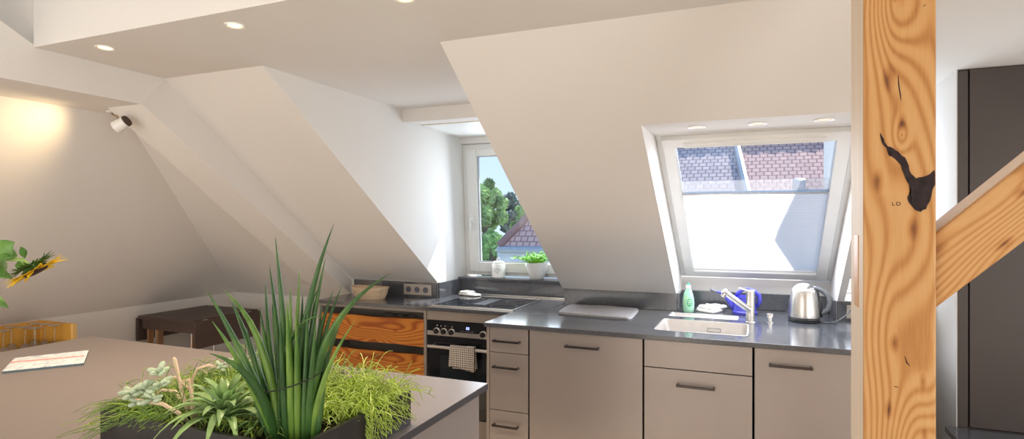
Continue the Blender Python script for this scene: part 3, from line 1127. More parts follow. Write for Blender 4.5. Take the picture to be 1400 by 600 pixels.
# towel folded over the oven handle
def drape(bm, x0, x1, ytop, zt, r, zb_front, zb_back, seed=1, shift=0.012, th=0.003):
    rnd = random.Random(seed)
    nx = 22
    path = []
    for i in range(12):
        path.append((ytop - r, zb_front + (zt - zb_front) * i / 11.0, i / 11.0, 0))
    for i in range(1, 8):
        a = math.pi * i / 8
        path.append((ytop - r * math.cos(a), zt + r * math.sin(a), 1, 0))
    for i in range(12):
        path.append((ytop + r, zt + (zb_back - zt) * i / 11.0, 1 - i / 11.0, 1))
    rows = []
    for (y, z, h, bk) in path:
        row = []
        for k in range(nx + 1):
            u = k / nx
            fold = 0.0035 * (1 - h) * math.sin(u * 13 + 1.0) + 0.002 * (1 - h) * math.sin(u * 31)
            x = x0 + (x1 - x0) * u + (shift if bk else 0) * (1 - h) + (0.004 * (1 - h) * (1 if u > 0.5 else -1))
            yy = y - abs(fold) if not bk else y + abs(fold) * 0.3
            row.append(bm.verts.new((x, yy, z + (0.003 * math.sin(u * 6) if h < 0.05 else 0))))
        rows.append(row)
    fs = []
    for a, b in zip(rows, rows[1:]):
        for k in range(nx):
            fs.append(bm.faces.new((a[k], a[k + 1], b[k + 1], b[k])))
    return fs


tw = thing('tea_towel', 'brown and white checked tea towel hanging over the oven handle', 'towel', (-1.68, YL - 0.04, 0.69))
bm = new()
drape(bm, -1.762, -1.612, YL - 0.038, 0.680, 0.013, 0.563, 0.545)
o = link('folded_cloth', bm, 'check_cloth', tw, True)
md = o.modifiers.new('thick', 'SOLIDIFY')
md.thickness = 0.003
md.offset = 1
bm = new()
drape(bm, -1.600 - 0.04, -1.592, YL - 0.038, 0.682, 0.0165, 0.548, 0.56, seed=3, shift=0.004)
o = link('under_fold', bm, 'check_cloth', tw, True)
md = o.modifiers.new('thick', 'SOLIDIFY')
md.thickness = 0.003
md.offset = 0

# hob
hb = thing('hob', 'black glass hob with a dark centre extractor in the left worktop', 'hob', (-1.66, 3.56, 0.92))
link('glass_plate', shape(box, -1.945, -1.376, 3.315, 3.815, 0.9203, 0.926, 0.002), 'black_glass', hb)
bm = new()
for (a, b, c, d) in ((-1.949, -1.372, 3.310, 3.3148), (-1.949, -1.372, 3.8152, 3.820), (-1.949, -1.9452, 3.3148, 3.8152), (-1.3758, -1.372, 3.3148, 3.8152)):
    box(bm, a, b, c, d, 0.9203, 0.9275)
link('steel_edge', bm, 'brushed_steel', hb)
bm = new()
for k in range(9):
    box(bm, -1.705, -1.615, 3.42 + k * 0.032, 3.442 + k * 0.032, 0.9262, 0.9290, 0.001)
link('extractor_grille', bm, 'black_plastic', hb)
for (cx, cy, r) in ((-1.825, 3.66, 0.085), (-1.825, 3.44, 0.070), (-1.49, 3.66, 0.070), (-1.49, 3.44, 0.085)):
    bm = new()
    lathe(bm, [(r, 0.92605), (r, 0.92625), (r - 0.0016, 0.92625), (r - 0.0016, 0.92605)], 40, (cx, cy, 0), close=False)
    link('zone_marking', bm, 'grey_plastic', hb)
bm = new()
box(bm, -2.078, -1.20, 3.925, 3.945, 0.9205, 0.929, 0.001)
o = link('trim_rail', bm, 'brushed_steel', loc=(-1.6, 3.93, 0.92))
tag(o, 'slim steel strip on the slate along the back of the hob', 'metal strip')


# ------------------------------------------------------------------ cloths
def pad(bm, corners, th, nx=26, ny=14, round_=0.18, wob=0.003, seed=0, z0=0.9205):
    """soft folded textile lying on the worktop; corners: four (x, y), counter-clockwise"""
    rnd = random.Random(seed)
    ph = [rnd.uniform(0, 6) for _ in range(4)]
    P = [Vector((c[0], c[1], 0)) for c in corners]
    top, bot = [], []
    for j in range(ny + 1):
        rt, rb = [], []
        for i in range(nx + 1):
            u, v = i / nx * 2 - 1, j / ny * 2 - 1
            # square to rounded square
            k = round_
            uu = u * math.sqrt(max(0, 1 - k * v * v * v * v * 0.5))
            vv = v * math.sqrt(max(0, 1 - k * u * u * u * u * 0.5))
            a, b = (uu + 1) / 2, (vv + 1) / 2
            p = P[0] * (1 - a) * (1 - b) + P[1] * a * (1 - b) + P[2] * a * b + P[3] * (1 - a) * b
            edge = max(abs(u), abs(v))
            e = math.sqrt(max(0, 1 - max(0, (edge - 0.86) / 0.14) ** 2))
            w = wob * (math.sin(5 * a + ph[0]) * math.sin(4 * b + ph[1]) + 0.6 * math.sin(11 * a + 7 * b + ph[2]))
            rt.append(bm.verts.new((p.x, p.y, z0 + th * (0.45 + 0.55 * e) + w * e)))
            rb.append(bm.verts.new((p.x, p.y, z0)) if True else None)
        top.append(rt)
        bot.append(rb)
    for j in range(ny):
        for i in range(nx):
            bm.faces.new((top[j][i], top[j][i + 1], top[j + 1][i + 1], top[j + 1][i]))
            bm.faces.new((bot[j][i], bot[j + 1][i], bot[j + 1][i + 1], bot[j][i + 1]))
    for i in range(nx):
        bm.faces.new((bot[0][i], bot[0][i + 1], top[0][i + 1], top[0][i]))
        bm.faces.new((bot[ny][i + 1], bot[ny][i], top[ny][i], top[ny][i + 1]))
    for j in range(ny):
        bm.faces.new((bot[j + 1][0], bot[j][0], top[j][0], top[j + 1][0]))
        bm.faces.new((bot[j][nx], bot[j + 1][nx], top[j + 1][nx], top[j][nx]))


dm = thing('drying_mat', 'folded grey terry drying mat lying on the slate worktop', 'towel', (-0.88, 3.47, 0.92))
link('upper_layer', shape(pad, [(-1.088, 3.30), (-0.646, 3.254), (-0.665, 3.655), (-1.112, 3.665)], 0.007, wob=0.0022, seed=4, z0=0.9285), 'towel_grey', dm, True)
link('lower_layer', shape(pad, [(-1.083, 3.305), (-0.641, 3.262), (-0.660, 3.657), (-1.108, 3.66)], 0.008, wob=0.0, seed=5), 'towel_hem', dm, True)

dc = thing('dish_cloth', 'folded cream cloth on the worktop between dish soap and watering can', 'cloth', (-0.27, 3.76, 0.92))
link('lower_fold', shape(pad, [(-0.345, 3.735), (-0.235, 3.655), (-0.165, 3.79), (-0.30, 3.86)], 0.022, 18, 12, 0.5, 0.003, 2), 'cloth_white', dc, True)
link('upper_fold', shape(pad, [(-0.335, 3.745), (-0.235, 3.665), (-0.21, 3.76), (-0.30, 3.83)], 0.016, 18, 12, 0.6, 0.003, 6, 0.940), 'cloth_white', dc, True)
link('tucked_corner', shape(pad, [(-0.30, 3.80), (-0.19, 3.74), (-0.15, 3.80), (-0.27, 3.87)], 0.014, 14, 10, 0.6, 0.003, 7, 0.942), 'cloth_white', dc, True)
hc = thing('cleaning_cloth', 'folded white cloth on the back left corner of the hob', 'cloth', (-1.93, 3.84, 0.92))
link('lower_fold', shape(pad, [(-2.03, 3.83), (-1.86, 3.76), (-1.83, 3.83), (-1.99, 3.92)], 0.014, 18, 10, 0.3, 0.001, 9, 0.9285), 'cloth_white', hc, True)
link('upper_fold', shape(pad, [(-2.025, 3.835), (-1.93, 3.80), (-1.90, 3.88), (-1.985, 3.915)], 0.010, 14, 10, 0.3, 0.001, 8, 0.9430), 'cloth_white', hc, True)

# ------------------------------------------------------------------ sink and tap
sk = thing('sink', 'rectangular stainless steel sink let into the slate worktop', 'sink', ((SX0 + SX1) / 2, 3.2, 0.92))
bm = new()
zb = 0.74


def basin(bm, x0, x1, y0, y1, zt, zb_, r=0.03, lip=0.006):
    """rounded open basin with thickness-free inner skin plus an outer skin"""
    def loop(dx, z, rr):
        a0, a1, b0, b1 = x0 + dx, x1 - dx, y0 + dx, y1 - dx
        pts = []
        for cx, cy, st in ((a1 - rr, b1 - rr, 0), (a0 + rr, b1 - rr, 90), (a0 + rr, b0 + rr, 180), (a1 - rr, b0 + rr, 270)):
            for k in range(6):
                a = R(st + 90 * k / 5)
                pts.append(bm.verts.new((cx + rr * math.cos(a), cy + rr * math.sin(a), z)))
        return pts
    loops = [loop(-lip, zt, r), loop(0, zt, r), loop(0.002, zt - 0.004, r), loop(0.004, zb_ + 0.02, r), loop(0.02, zb_, r), loop(0.02, zb_ - 0.004, r), loop(0.0, zb_ + 0.016, r), loop(-0.003, zt - 0.002, r), ]
    for a, b in zip(loops, loops[1:]):
        if a is loops[4]:
            continue
        for k in range(24):
            bm.faces.new((a[k], a[(k + 1) % 24], b[(k + 1) % 24], b[k]))
    bm.faces.new(loops[4])
    bm.faces.new(loops[5][::-1])


basin(bm, SX0 + 0.004, SX1 - 0.004, SY0 + 0.004, SY1 - 0.004, 0.9212, zb)
link('bowl', bm, 'sink_steel', sk, 'auto', recalc=False)
bm = new()
basin(bm, TX0 + 0.004, TX1 - 0.004, TY0 + 0.004, TY1 - 0.004, 0.9212, 0.885, r=0.014, lip=0.005)
link('rinsing_ledge', bm, 'sink_steel', sk, 'auto', recalc=False)
bm = new()
x0, x1, z0, z1, y = -0.245, -0.175, 0.865, 0.885, SY1 - 0.009
for (a, b, c, d) in ((x0, x1, z0, z0 + 0.002), (x0, x1, z1 - 0.002, z1), (x0, x0 + 0.002, z0, z1), (x1 - 0.002, x1, z0, z1)):
    box(bm, a, b, y - 0.001, y, c, d)
link('overflow_slot', bm, 'handle_metal', sk)
bm = new()
lathe(bm, [(0, 0.7405), (0.04, 0.7405), (0.045, 0.742), (0.045, 0.7401)], 28, (-0.26, 3.2, 0), close=False)
link('drain', bm, 'chrome', sk, 'auto')

tp = thing('kitchen_tap', 'brushed steel tap with slanting pull-out spout behind the sink', 'tap', (-0.026, 3.445, 0.92))
link('column', shape(lathe, [(0.027, 0), (0.027, 0.004), (0.0225, 0.006), (0.0225, 0.172), (0.020, 0.175), (0, 0.175)], 32), 'brushed_steel', tp, 'auto', world=False)
bm = new()
a = Vector((-0.005, -0.012, 0.068))
b = Vector((-0.125, -0.085, 0.165))
d = (b - a).normalized()
tube(bm, [a, a + d * 0.012, b], [0.016, 0.0165, 0.0150], 20)
sp = link('spout', bm, 'brushed_steel', tp, 'auto', world=False)
bm = new()
tube(bm, [b - d * 0.004, b + d * 0.004, b + d * 0.010, b + d * 0.016], [0.0155, 0.0185, 0.018, 0.012], 20)
tube(bm, [b + Vector((0, 0, 0.004)), b + Vector((-0.012, -0.006, -0.022))], [0.015, 0.012], 16)
link('spray_head', bm, 'chrome', sp, 'auto', world=False)
bm = new()
tube(bm, [(0, 0, 0.165), (-0.020, -0.012, 0.172), (-0.058, -0.030, 0.186)], [0.007, 0.0055, 0.005], 12)
link('lever', bm, 'chrome', tp, 'auto', world=False)
tb = thing('soap_dispenser', 'short chrome push button set in the worktop between tap and kettle', 'soap dispenser', (0.073, 3.47, 0.92))
link('base_ring', shape(lathe, [(0.021, 0.0003), (0.021, 0.003), (0.013, 0.005)], 28), 'chrome', tb, 'auto', world=False)
link('push_button', shape(lathe, [(0.012, 0.004), (0.012, 0.030), (0.0165, 0.031), (0.0165, 0.048), (0.015, 0.050), (0, 0.050)], 28), 'chrome', tb, 'auto', world=False)

# ------------------------------------------------------------------ dish soap
q = (-0.374, 3.665, 0.92)
ds = thing('dish_soap_bottle', 'pale green dish soap bottle with a green cap beside the sink', 'bottle', q)
prof = [(0.0, 0.0003), (0.026, 0.0003), (0.030, 0.004), (0.033, 0.03), (0.0345, 0.055), (0.033, 0.08), (0.027, 0.11), (0.019, 0.132), (0.013, 0.142), (0.013, 0.146)]
link('bottle_body', shape(lathe, prof, 32, sx=1.0, sy=0.62), 'mint_soap', ds, True, world=False)
link('neck_collar', shape(lathe, [(0.0145, 0.146), (0.0145, 0.160), (0.010, 0.166), (0, 0.166)], 24), 'white_plastic', ds, 'auto', world=False)
link('cap', shape(lathe, [(0.0075, 0.166), (0.0075, 0.174), (0.006, 0.178), (0, 0.179)], 20), 'mint_cap', ds, 'auto', world=False)


def on_bottle(x, z, off=0.0006):
    # surface point on the camera side
    for (r0, z0), (r1, z1) in zip(prof, prof[1:]):
        if z0 <= z <= z1 and z1 > z0:
            r = r0 + (r1 - r0) * (z - z0) / (z1 - z0)
            break
    c = max(0.0, 1 - (x / r) ** 2)
    return Vector((x, -(r * 0.62) * math.sqrt(c) - off, z))


def decal(bm, cx, cz, rx, rz, off, n=24, rings=4):
    cv = bm.verts.new(on_bottle(cx, cz, off))
    prev = None
    for j in range(1, rings + 1):
        ring = [bm.verts.new(on_bottle(cx + rx * j / rings * math.cos(2 * math.pi * k / n), cz + rz * j / rings * math.sin(2 * math.pi * k / n), off)) for k in range(n)]
        for k in range(n):
            if prev is None:
                bm.faces.new((cv, ring[k], ring[(k + 1) % n]))
            else:
                bm.faces.new((prev[k], ring[k], ring[(k + 1) % n], prev[(k + 1) % n]))
        prev = ring


bm = new()
decal(bm, 0.009, 0.062, 0.016, 0.024, 0.0009)
link('round_label', bm, 'mint_label', ds, True, world=False)
bm = new()
for i in range(10):
    a = i * 0.63
    decal(bm, -0.008 + 0.012 * math.cos(a), 0.070 + 0.020 * math.sin(a), 0.0035, 0.0035, 0.0007, 10, 1)
link('flower_print', bm, 'label_yellow', ds, True, world=False)
bm = new()
for z, w in ((0.074, 0.009), (0.064, 0.012), (0.054, 0.008)):
    c = [on_bottle(0.010 + s * w, z + t, 0.0016) for s, t in ((-1, -0.0018), (0, -0.0018), (1, -0.0018), (1, 0.0018), (0, 0.0018), (-1, 0.0018))]
    bm.faces.new([bm.verts.new(p) for p in c])
link('label_lettering', bm, 'white_plastic', ds, world=False)

# ------------------------------------------------------------------ watering can
wc = thing('watering_can', 'small royal blue plastic watering can behind the tap', 'watering can', (-0.060, 3.725, 0.92))
link('can_body', shape(lathe, [(0.068, 0.0003), (0.070, 0.004), (0.070, 0.018), (0.066, 0.022), (0.060, 0.085), (0.062, 0.100), (0.062, 0.107), (0.058, 0.107), (0.056, 0.085), (0.0, 0.080)], 40), 'blue_plastic', wc, 'auto', world=False)
bm = new()
tube(bm, [(-0.050, -0.004, 0.025), (-0.075, -0.008, 0.055), (-0.105, -0.014, 0.100), (-0.135, -0.020, 0.124), (-0.165, -0.026, 0.131)], [0.020, 0.016, 0.011, 0.008, 0.006], 14)
link('spout', bm, 'blue_plastic', wc, True, world=False)
bm = new()
e = Vector((-0.165, -0.026, 0.131))
d = Vector((-0.9, -0.15, 0.25)).normalized()
tube(bm, [e - d * 0.012, e, e + d * 0.016, e + d * 0.026], [0.006, 0.0075, 0.010, 0.018], 16)
link('sprinkler_rose', bm, 'grey_plastic', wc, 'auto', world=False)
bm = new()
tube(bm, [(-0.045, 0, 0.104), (-0.036, 0, 0.125), (-0.012, 0, 0.144), (0.022, 0, 0.148), (0.052, 0, 0.140), (0.080, 0, 0.115), (0.085, 0, 0.08), (0.066, 0, 0.045)], [0.007, 0.008, 0.008, 0.008, 0.008, 0.008, 0.008, 0.008], 12, squash=1.4)
link('handle', bm, 'blue_plastic', wc, True, world=False)

# ------------------------------------------------------------------ kettle
kt = thing('kettle', 'brushed steel electric kettle with a dark handle on the right of the worktop', 'kettle', (0.245, 3.585, 0.92))
link('power_base', shape(lathe, [(0.078, 0.0004), (0.080, 0.004), (0.080, 0.012), (0.075, 0.016), (0, 0.016)], 44), 'black_plastic', kt, 'auto', world=False)
link('kettle_body', shape(lathe, [(0.0, 0.018), (0.079, 0.018), (0.080, 0.024), (0.079, 0.05), (0.073, 0.11), (0.064, 0.165), (0.061, 0.176), (0.058, 0.180), (0, 0.180)], 48), 'brushed_steel', kt, 'auto', world=False)
link('base_seam', shape(lathe, [(0.0795, 0.020), (0.0808, 0.021), (0.0808, 0.027), (0.0795, 0.028)], 48, close=False), 'black_plastic', kt, 'auto', world=False)
link('lid', shape(lathe, [(0.056, 0.1795), (0.056, 0.184), (0.048, 0.194), (0.030, 0.205), (0.012, 0.210), (0, 0.211)], 40), 'chrome', kt, 'auto', world=False)
bm = new()
hd_ = Vector((0.92, -0.05, 0)).normalized()
hp = [(0.030, 0.190), (0.062, 0.186), (0.092, 0.172), (0.116, 0.145), (0.124, 0.110), (0.115, 0.075), (0.090, 0.052), (0.076, 0.048)]
tube(bm, [hd_ * r + Vector((0, 0, z)) for r, z in hp], [0.007, 0.011, 0.012, 0.0125, 0.0125, 0.012, 0.010, 0.008], 14)
link('handle', bm, 'grey_plastic', kt, True, world=False)
bm = new()
tube(bm, [hd_ * r + Vector((0, 0, z)) for r, z in ((0.062, 0.170), (0.069, 0.13), (0.0765, 0.08), (0.079, 0.03))], [0.008, 0.012, 0.013, 0.012], 12)
link('water_gauge', bm, 'black_plastic', kt, True, world=False)
bm = new()
for v in ((-0.02, 0.045),):
    lathe(bm, [(0, 0), (0.003, 0.0), (0.003, 0.001), (0, 0.001)], 12)
    ang = math.atan2(-1, -0.62)
    for w in bm.verts:
        w.co = Vector((-0.042 + w.co.x, -0.0685 - w.co.z, 0.046 + w.co.y))
link('emblem', bm, 'grey_plastic', kt, world=False)
cp_ = [(0.33, 3.57, 0.9255), (0.36, 3.56, 0.9255), (0.40, 3.57, 0.932), (0.45, 3.60, 0.965), (0.485, 3.63, 1.002), (0.51, 3.645, 1.01), (0.53, 3.655, 0.995), (0.535, 3.668, 0.975)]
bm = new()
sm = []
for i in range(len(cp_) - 1):
    p0, p1, p2, p3 = [Vector(cp_[max(0, min(len(cp_) - 1, i + k))]) for k in (-1, 0, 1, 2)]
    for s in range(6):
        t_ = s / 6
        sm.append(0.5 * ((2 * p1) + (p2 - p0) * t_ + (2 * p0 - 5 * p1 + 4 * p2 - p3) * t_ ** 2 + (3 * p1 - p0 - 3 * p2 + p3) * t_ ** 3))
sm.append(Vector(cp_[-1]))
tube(bm, sm, 0.0032, 8)
cord = link('power_cord', bm, 'grey_plastic', kt, True)
bm = new()
tube(bm, [(0.535, 3.660, 0.972), (0.535, 3.681, 0.972)], [0.013, 0.018], 16)
link('plug', bm, 'black_plastic', cord, 'auto')

# ------------------------------------------------------------------ basket
bk = thing('wooden_basket', 'oval bent-wood basket on the left worktop by the sockets', 'basket', (-2.535, 3.46, 0.92))
bm = new()
n = 40
pts = []
for z, r in ((0.0004, 0.118), (0.03, 0.132), (0.06, 0.141), (0.078, 0.146)):
    pts.append((r, z))
pts2 = pts + [(0.142, 0.078), (0.136, 0.06), (0.126, 0.03), (0.112, 0.006), (0.0, 0.006)]
lathe(bm, pts2, 48, sx=1.0, sy=0.62)
for v in bm.verts:
    if v.co.z > 0.05:
        v.co.z += 0.010 * (abs(v.co.x) / 0.146) ** 2 * (v.co.z / 0.078) - 0.002
link('bent_wood_shell', bm, 'basket_wood', bk, 'auto', world=False)
bm = new()
for k in range(8):
    z = 0.012 + k * 0.009
    for a in (-0.55, -0.42):
        r = 0.118 + 0.028 * z / 0.078
        x, y = (r + 0.001) * math.cos(a), (r + 0.001) * 0.62 * math.sin(a)
        box(bm, x - 0.0015, x + 0.0015, y - 0.0015, y + 0.0015, z - 0.003, z)
link('lacing', bm, 'basket_lacing', bk, world=False)
bm = new()
lathe(bm, [(0.1465, 0.070), (0.149, 0.070), (0.149, 0.080), (0.1465, 0.080)], 48, sx=1.0, sy=0.62, close=False)
for v in bm.verts:
    v.co.z += 0.009 * (abs(v.co.x) / 0.146) ** 2 - 0.002
link('rim_band', bm, 'basket_wood', bk, 'auto', world=False)

# ------------------------------------------------------------------ on the sill: jar and potted herb
jr = thing('storage_jar', 'white ceramic jar with a heart drawing and looped lid on the sill', 'jar', (-1.795, 4.045, 1.042))
link('jar_body', shape(lathe, [(0.0, 0.0004), (0.048, 0.0004), (0.052, 0.004), (0.052, 0.098), (0.046, 0.108), (0.042, 0.110), (0, 0.110)], 40), 'ceramic', jr, 'auto', world=False)
ld = link('lid', shape(lathe, [(0.046, 0.1105), (0.047, 0.116), (0.036, 0.124), (0.012, 0.129), (0, 0.129)], 36), 'ceramic', jr, 'auto', world=False)
bm = new()
tube(bm, [(-0.013, 0, 0.127), (-0.013, 0, 0.140), (-0.006, 0, 0.149), (0.006, 0, 0.149), (0.013, 0, 0.140), (0.013, 0, 0.127)], 0.0035, 10)
link('loop_knob', bm, 'ceramic', ld, True, world=False)
bm = new()
pts = []
for k in range(33):
    a = 2 * math.pi * k / 32
    hx = 16 * math.sin(a) ** 3
    hz = 13 * math.cos(a) - 5 * math.cos(2 * a) - 2 * math.cos(3 * a) - math.cos(4 * a)
    th_ = -math.pi / 2 + (hx * 0.00125 + 0.012) / 0.0525
    pts.append((0.0528 * math.cos(th_), 0.0528 * math.sin(th_), 0.056 + hz * 0.0013))
tube(bm, pts, 0.0012, 6)
pts = [(0.0528 * math.cos(-math.pi / 2 + (x + 0.012) / 0.0525), 0.0528 * math.sin(-math.pi / 2 + (x + 0.012) / 0.0525), z) for x, z in ((-0.008, 0.058), (-0.003, 0.052), (0.001, 0.062), (0.006, 0.050), (0.009, 0.060))]
tube(bm, pts, 0.0008, 6)
link('heart_drawing', bm, 'ink_grey', jr, True, world=False)

ph = thing('potted_herb', 'bushy green herb in a white ceramic pot on the window sill', 'potted plant', (-1.485, 4.045, 1.042))
bm = new()
lathe(bm, [(0.0, 0.0004), (0.045, 0.0004), (0.050, 0.004), (0.066, 0.05), (0.083, 0.105), (0.086, 0.118), (0.082, 0.118), (0.078, 0.10), (0, 0.098)], 48)
for v in bm.verts:
    if v.co.z > 0.09:
        v.co.z += 0.006 * math.sin(math.atan2(v.co.y, v.co.x) * 1.0 + 2.2)
link('pot', bm, 'ceramic', ph, 'auto', world=False)
link('soil', shape(lathe, [(0, 0.100), (0.077, 0.100), (0.077, 0.104), (0, 0.106)], 28), 'soil', ph, world=False)
bm = new()
rnd = random.Random(3)
for i in range(210):
    a = rnd.uniform(0, 6.283)
    r0 = rnd.uniform(0, 0.05)
    b0 = Vector((r0 * math.cos(a), r0 * math.sin(a) * 0.7, 0.10))
    le = rnd.uniform(0.05, 0.11)
    out = rnd.uniform(0.2, 1.0)
    if rnd.random() < 0.12:
        a = math.pi + rnd.uniform(-0.4, 0.4)
        out = 1.3
        le = 0.13
    tip = b0 + Vector((math.cos(a) * le * out, math.sin(a) * le * out * 0.6, le * (1.05 - out * 0.5)))
    mid = (b0 + tip) / 2 + Vector((0, 0, 0.02))
    p = bez(b0, mid, tip, 5)
    tube(bm, p[:3], 0.001, 4, cap=False)
    for q_ in range(4):
        c = p[2].lerp(p[4], q_ / 3)
        dv = Vector((rnd.uniform(-1, 1), rnd.uniform(-1, 0.6), rnd.uniform(-0.2, 0.9))).normalized() * rnd.uniform(0.014, 0.024)
        blade(bm, [c, c + dv * 0.5, c + dv], [0.002, 0.009, 0.001], (rnd.uniform(-1, 1), rnd.uniform(-1, 0), 1), 0.2, 0.0004)
link('foliage', bm, 'herb_green', ph, world=False, recalc=False)

# ------------------------------------------------------------------ post, brace, tall cabinet
PX0, PX1, PY0, PY1 = 0.2282, 0.3680, 1.55, 1.74
ps = thing('timber_post', 'thick honey-coloured pine post with a dark bark crack', 'post', (PX0, PY0, 0))
bm = new()
box(bm, PX0, PX1, PY0, PY1, 0.0, CL - 0.0005, 0.004)
for f in bm.faces:
    f.material_index = 0
po = link('post_shaft', bm, ['pine_post', 'pine_pale'], ps)
for p in po.data.polygons:
    if p.normal.x < -0.9 and p.area > 0.05:
        p.material_index = 1
# mortise inlay on the pale side
bm = new()
a = at(1171, 321, 1.0)


def on_left_face(px, py):
    u = (px - 700) / 800.0
    d = PX0 / (-SN + CS * u)
    return at(px, py, d)


c1, c2 = on_left_face(1168.5, 321), on_left_face(1173.7, 420)
box(bm, PX0 - 0.0015, PX0 + 0.003, min(c1.y, c2.y), max(c1.y, c2.y), c2.z, c1.z)
link('mortise_inlay', bm, 'pine_side', ps)


def on_front(px, py, y=PY0):
    u = (px - 700) / 800.0
    return at(px, py, y / (CS + SN * u))


# bark inclusion: irregular, slightly proud
out = [(1203, 181), (1208, 190), (1213, 200), (1221, 203), (1229, 208), (1237, 216), (1242, 227), (1246, 238), (1252, 243), (1262, 241), (1271, 238), (1278, 233), (1279, 243),
       (1278, 252), (1274, 262), (1271, 274), (1266, 286), (1259, 289), (1250, 286), (1243, 277), (1240, 268), (1246, 264), (1245, 256), (1240, 248), (1236, 238), (1231, 226), (1224, 217), (1216, 212), (1212, 203), (1206, 196)]
bm = new()
rnd = random.Random(5)
dense = []
for i in range(len(out)):
    a, b = out[i], out[(i + 1) % len(out)]
    for t_ in (0, 0.5):
        dense.append((a[0] + (b[0] - a[0]) * t_ + rnd.uniform(-0.8, 0.8), a[1] + (b[1] - a[1]) * t_ + rnd.uniform(-0.8, 0.8)))
pts = []
for (x, y) in dense:
    w = on_front(x, y)
    pts.append((min(w.x, PX1 - 0.0006), PY0 - 0.0014, w.z))
prism(bm, pts, (0, 0.004, 0))
bmesh.ops.triangulate(bm, faces=[f for f in bm.faces if len(f.verts) > 4])
link('bark_crack', bm, 'bark_dark', ps)
bm = new()
for line, rr in (([(1228, 103), (1228.5, 113), (1229.5, 122), (1231, 130), (1232, 138)], 0.0012), ([(1229, 118), (1230, 126)], 0.002),
                 ([(1237, 487), (1240, 496), (1244, 500)], 0.0014), ([(1262, 9), (1266, 6)], 0.0015), ([(1222, 528), (1228, 529)], 0.0018)):
    tube(bm, [on_front(x, y) + Vector((0, -0.0002, 0)) for x, y in line], [rr * 0.4] + [rr] * (len(line) - 2) + [rr * 0.4], 6)
link('drying_crack', bm, 'bark_dark', ps)
w = on_front(1219, 281)
for ch_, x_ in (('L', 0.0), ('O', 0.008)):
    cu = bpy.data.curves.new('stamp_curve', 'FONT')
    cu.body = ch_
    cu.size = 0.012
    cu.extrude = 0.0004
    tmp = bpy.data.objects.new('stamp_curve', cu)
    me = bpy.data.meshes.new_from_object(tmp)
    bpy.data.objects.remove(tmp)
    me.name = 'stamp_letter'
    me.materials.clear()
    me.materials.append(M('bark_dark'))
    so = bpy.data.objects.new('stamp_letter', me)
    COL.objects.link(so)
    so.parent = ps
    so.location = Vector((w.x + x_, PY0 - 0.0002, w.z)) - ps.location
    so.rotation_euler = (R(90), 0, 0)

# brace at 45 degrees, from the post up to the right
a0 = on_front(1280, 425, 1.58)
a1 = on_front(1400, 335, 1.58)
d = (a1 - a0)
ang = math.atan2(d.z, d.x)
br = thing('timber_brace', 'slanting pine brace rising to the right from the wooden post', 'brace', (PX1, 1.58, a0.z))
top = on_front(1280, 323, 1.58)
Hh = top.z - a0.z
bm = new()
L = 0.95
nv = Vector((-math.sin(ang), 0, math.cos(ang)))
dv = Vector((math.cos(ang), 0, math.sin(ang)))
wN = Hh * math.cos(ang)
# local: x along the beam; cut flush against the post
s0 = wN * math.tan(ang)
prof = [(0.0006, 0.0), (L, 0.0), (L, wN), (s0, wN)]
prism(bm, [(x, 0, z) for x, z in prof], (0, 0.13, 0))
bmesh.ops.bevel(bm, geom=[e for e in bm.edges if abs((e.verts[0].co - e.verts[1].co).normalized().x) > 0.98], offset=0.006, segments=2, affect='EDGES', profile=0.5)
bo = link('brace_beam', bm, 'pine_brace', br, world=False)
br.rotation_euler = (0, -ang, 0)
bm = new()
box(bm, s0 + 0.0, s0 + 0.35, 0.02, 0.11, wN - 0.0005, wN + 0.0012)
link('pale_top', bm, 'pine_pale', br, world=False)  # paler strip along the upper face of the brace

CY = 3.37
tc_ = thing('tall_cabinet', 'tall matt black-brown cabinet behind the slanting brace', 'cabinet', (1.4, CY, 0.0))
link('plinth', shape(box, 0.885, 2.09, CY + 0.002, 3.79, 0.0, 0.4995), 'dark_cabinet', tc_)
link('side_panel', shape(box, 0.885, 0.924, CY, 3.79, 0.5, 2.182, 0.001), 'dark_cabinet', tc_)
link('body', shape(box, 0.9245, 2.09, CY + 0.03, 3.79, 0.5, 2.182), 'shadow_gap', tc_)
for x0, x1 in ((0.930, 1.508), (1.512, 2.09)):
    link('door', shape(box, x0, x1, CY - 0.002, CY + 0.022, 0.503, 2.186, 0.002), 'dark_cabinet', tc_)
pn = thing('low_bench', 'low black bench top under the tall dark cabinet, lower right corner', 'bench', (1.4, 3.2, 0))
link('bench_top', shape(box, 0.832, 2.09, 2.75, 3.366, 0.470, 0.498, 0.003), 'slate', pn)
link('body', shape(box, 0.90, 2.09, 2.80, 3.366, 0.0, 0.4695), 'dark_cabinet', pn)

# ------------------------------------------------------------------ island
isl = thing('kitchen_island', 'large kitchen island with matt brown-grey top in the foreground', 'kitchen island', (-1.9, 1.3, 0))
iw = link('island_worktop', shape(box, -2.945, -0.845, 0.72, 1.818, 0.897, 0.92, 0.0015), ['island_top', 'slate_edge'], isl)
for p in iw.data.polygons:
    if p.normal.z < 0.5:
        p.material_index = 1
link('body', shape(box, -2.90, -0.868, 0.78, 1.795, 0.10, 0.8965, 0.002), 'island_front', isl)
link('plinth', shape(box, -2.85, -0.92, 0.84, 1.74, 0.0, 0.0995), 'shadow_gap', isl)

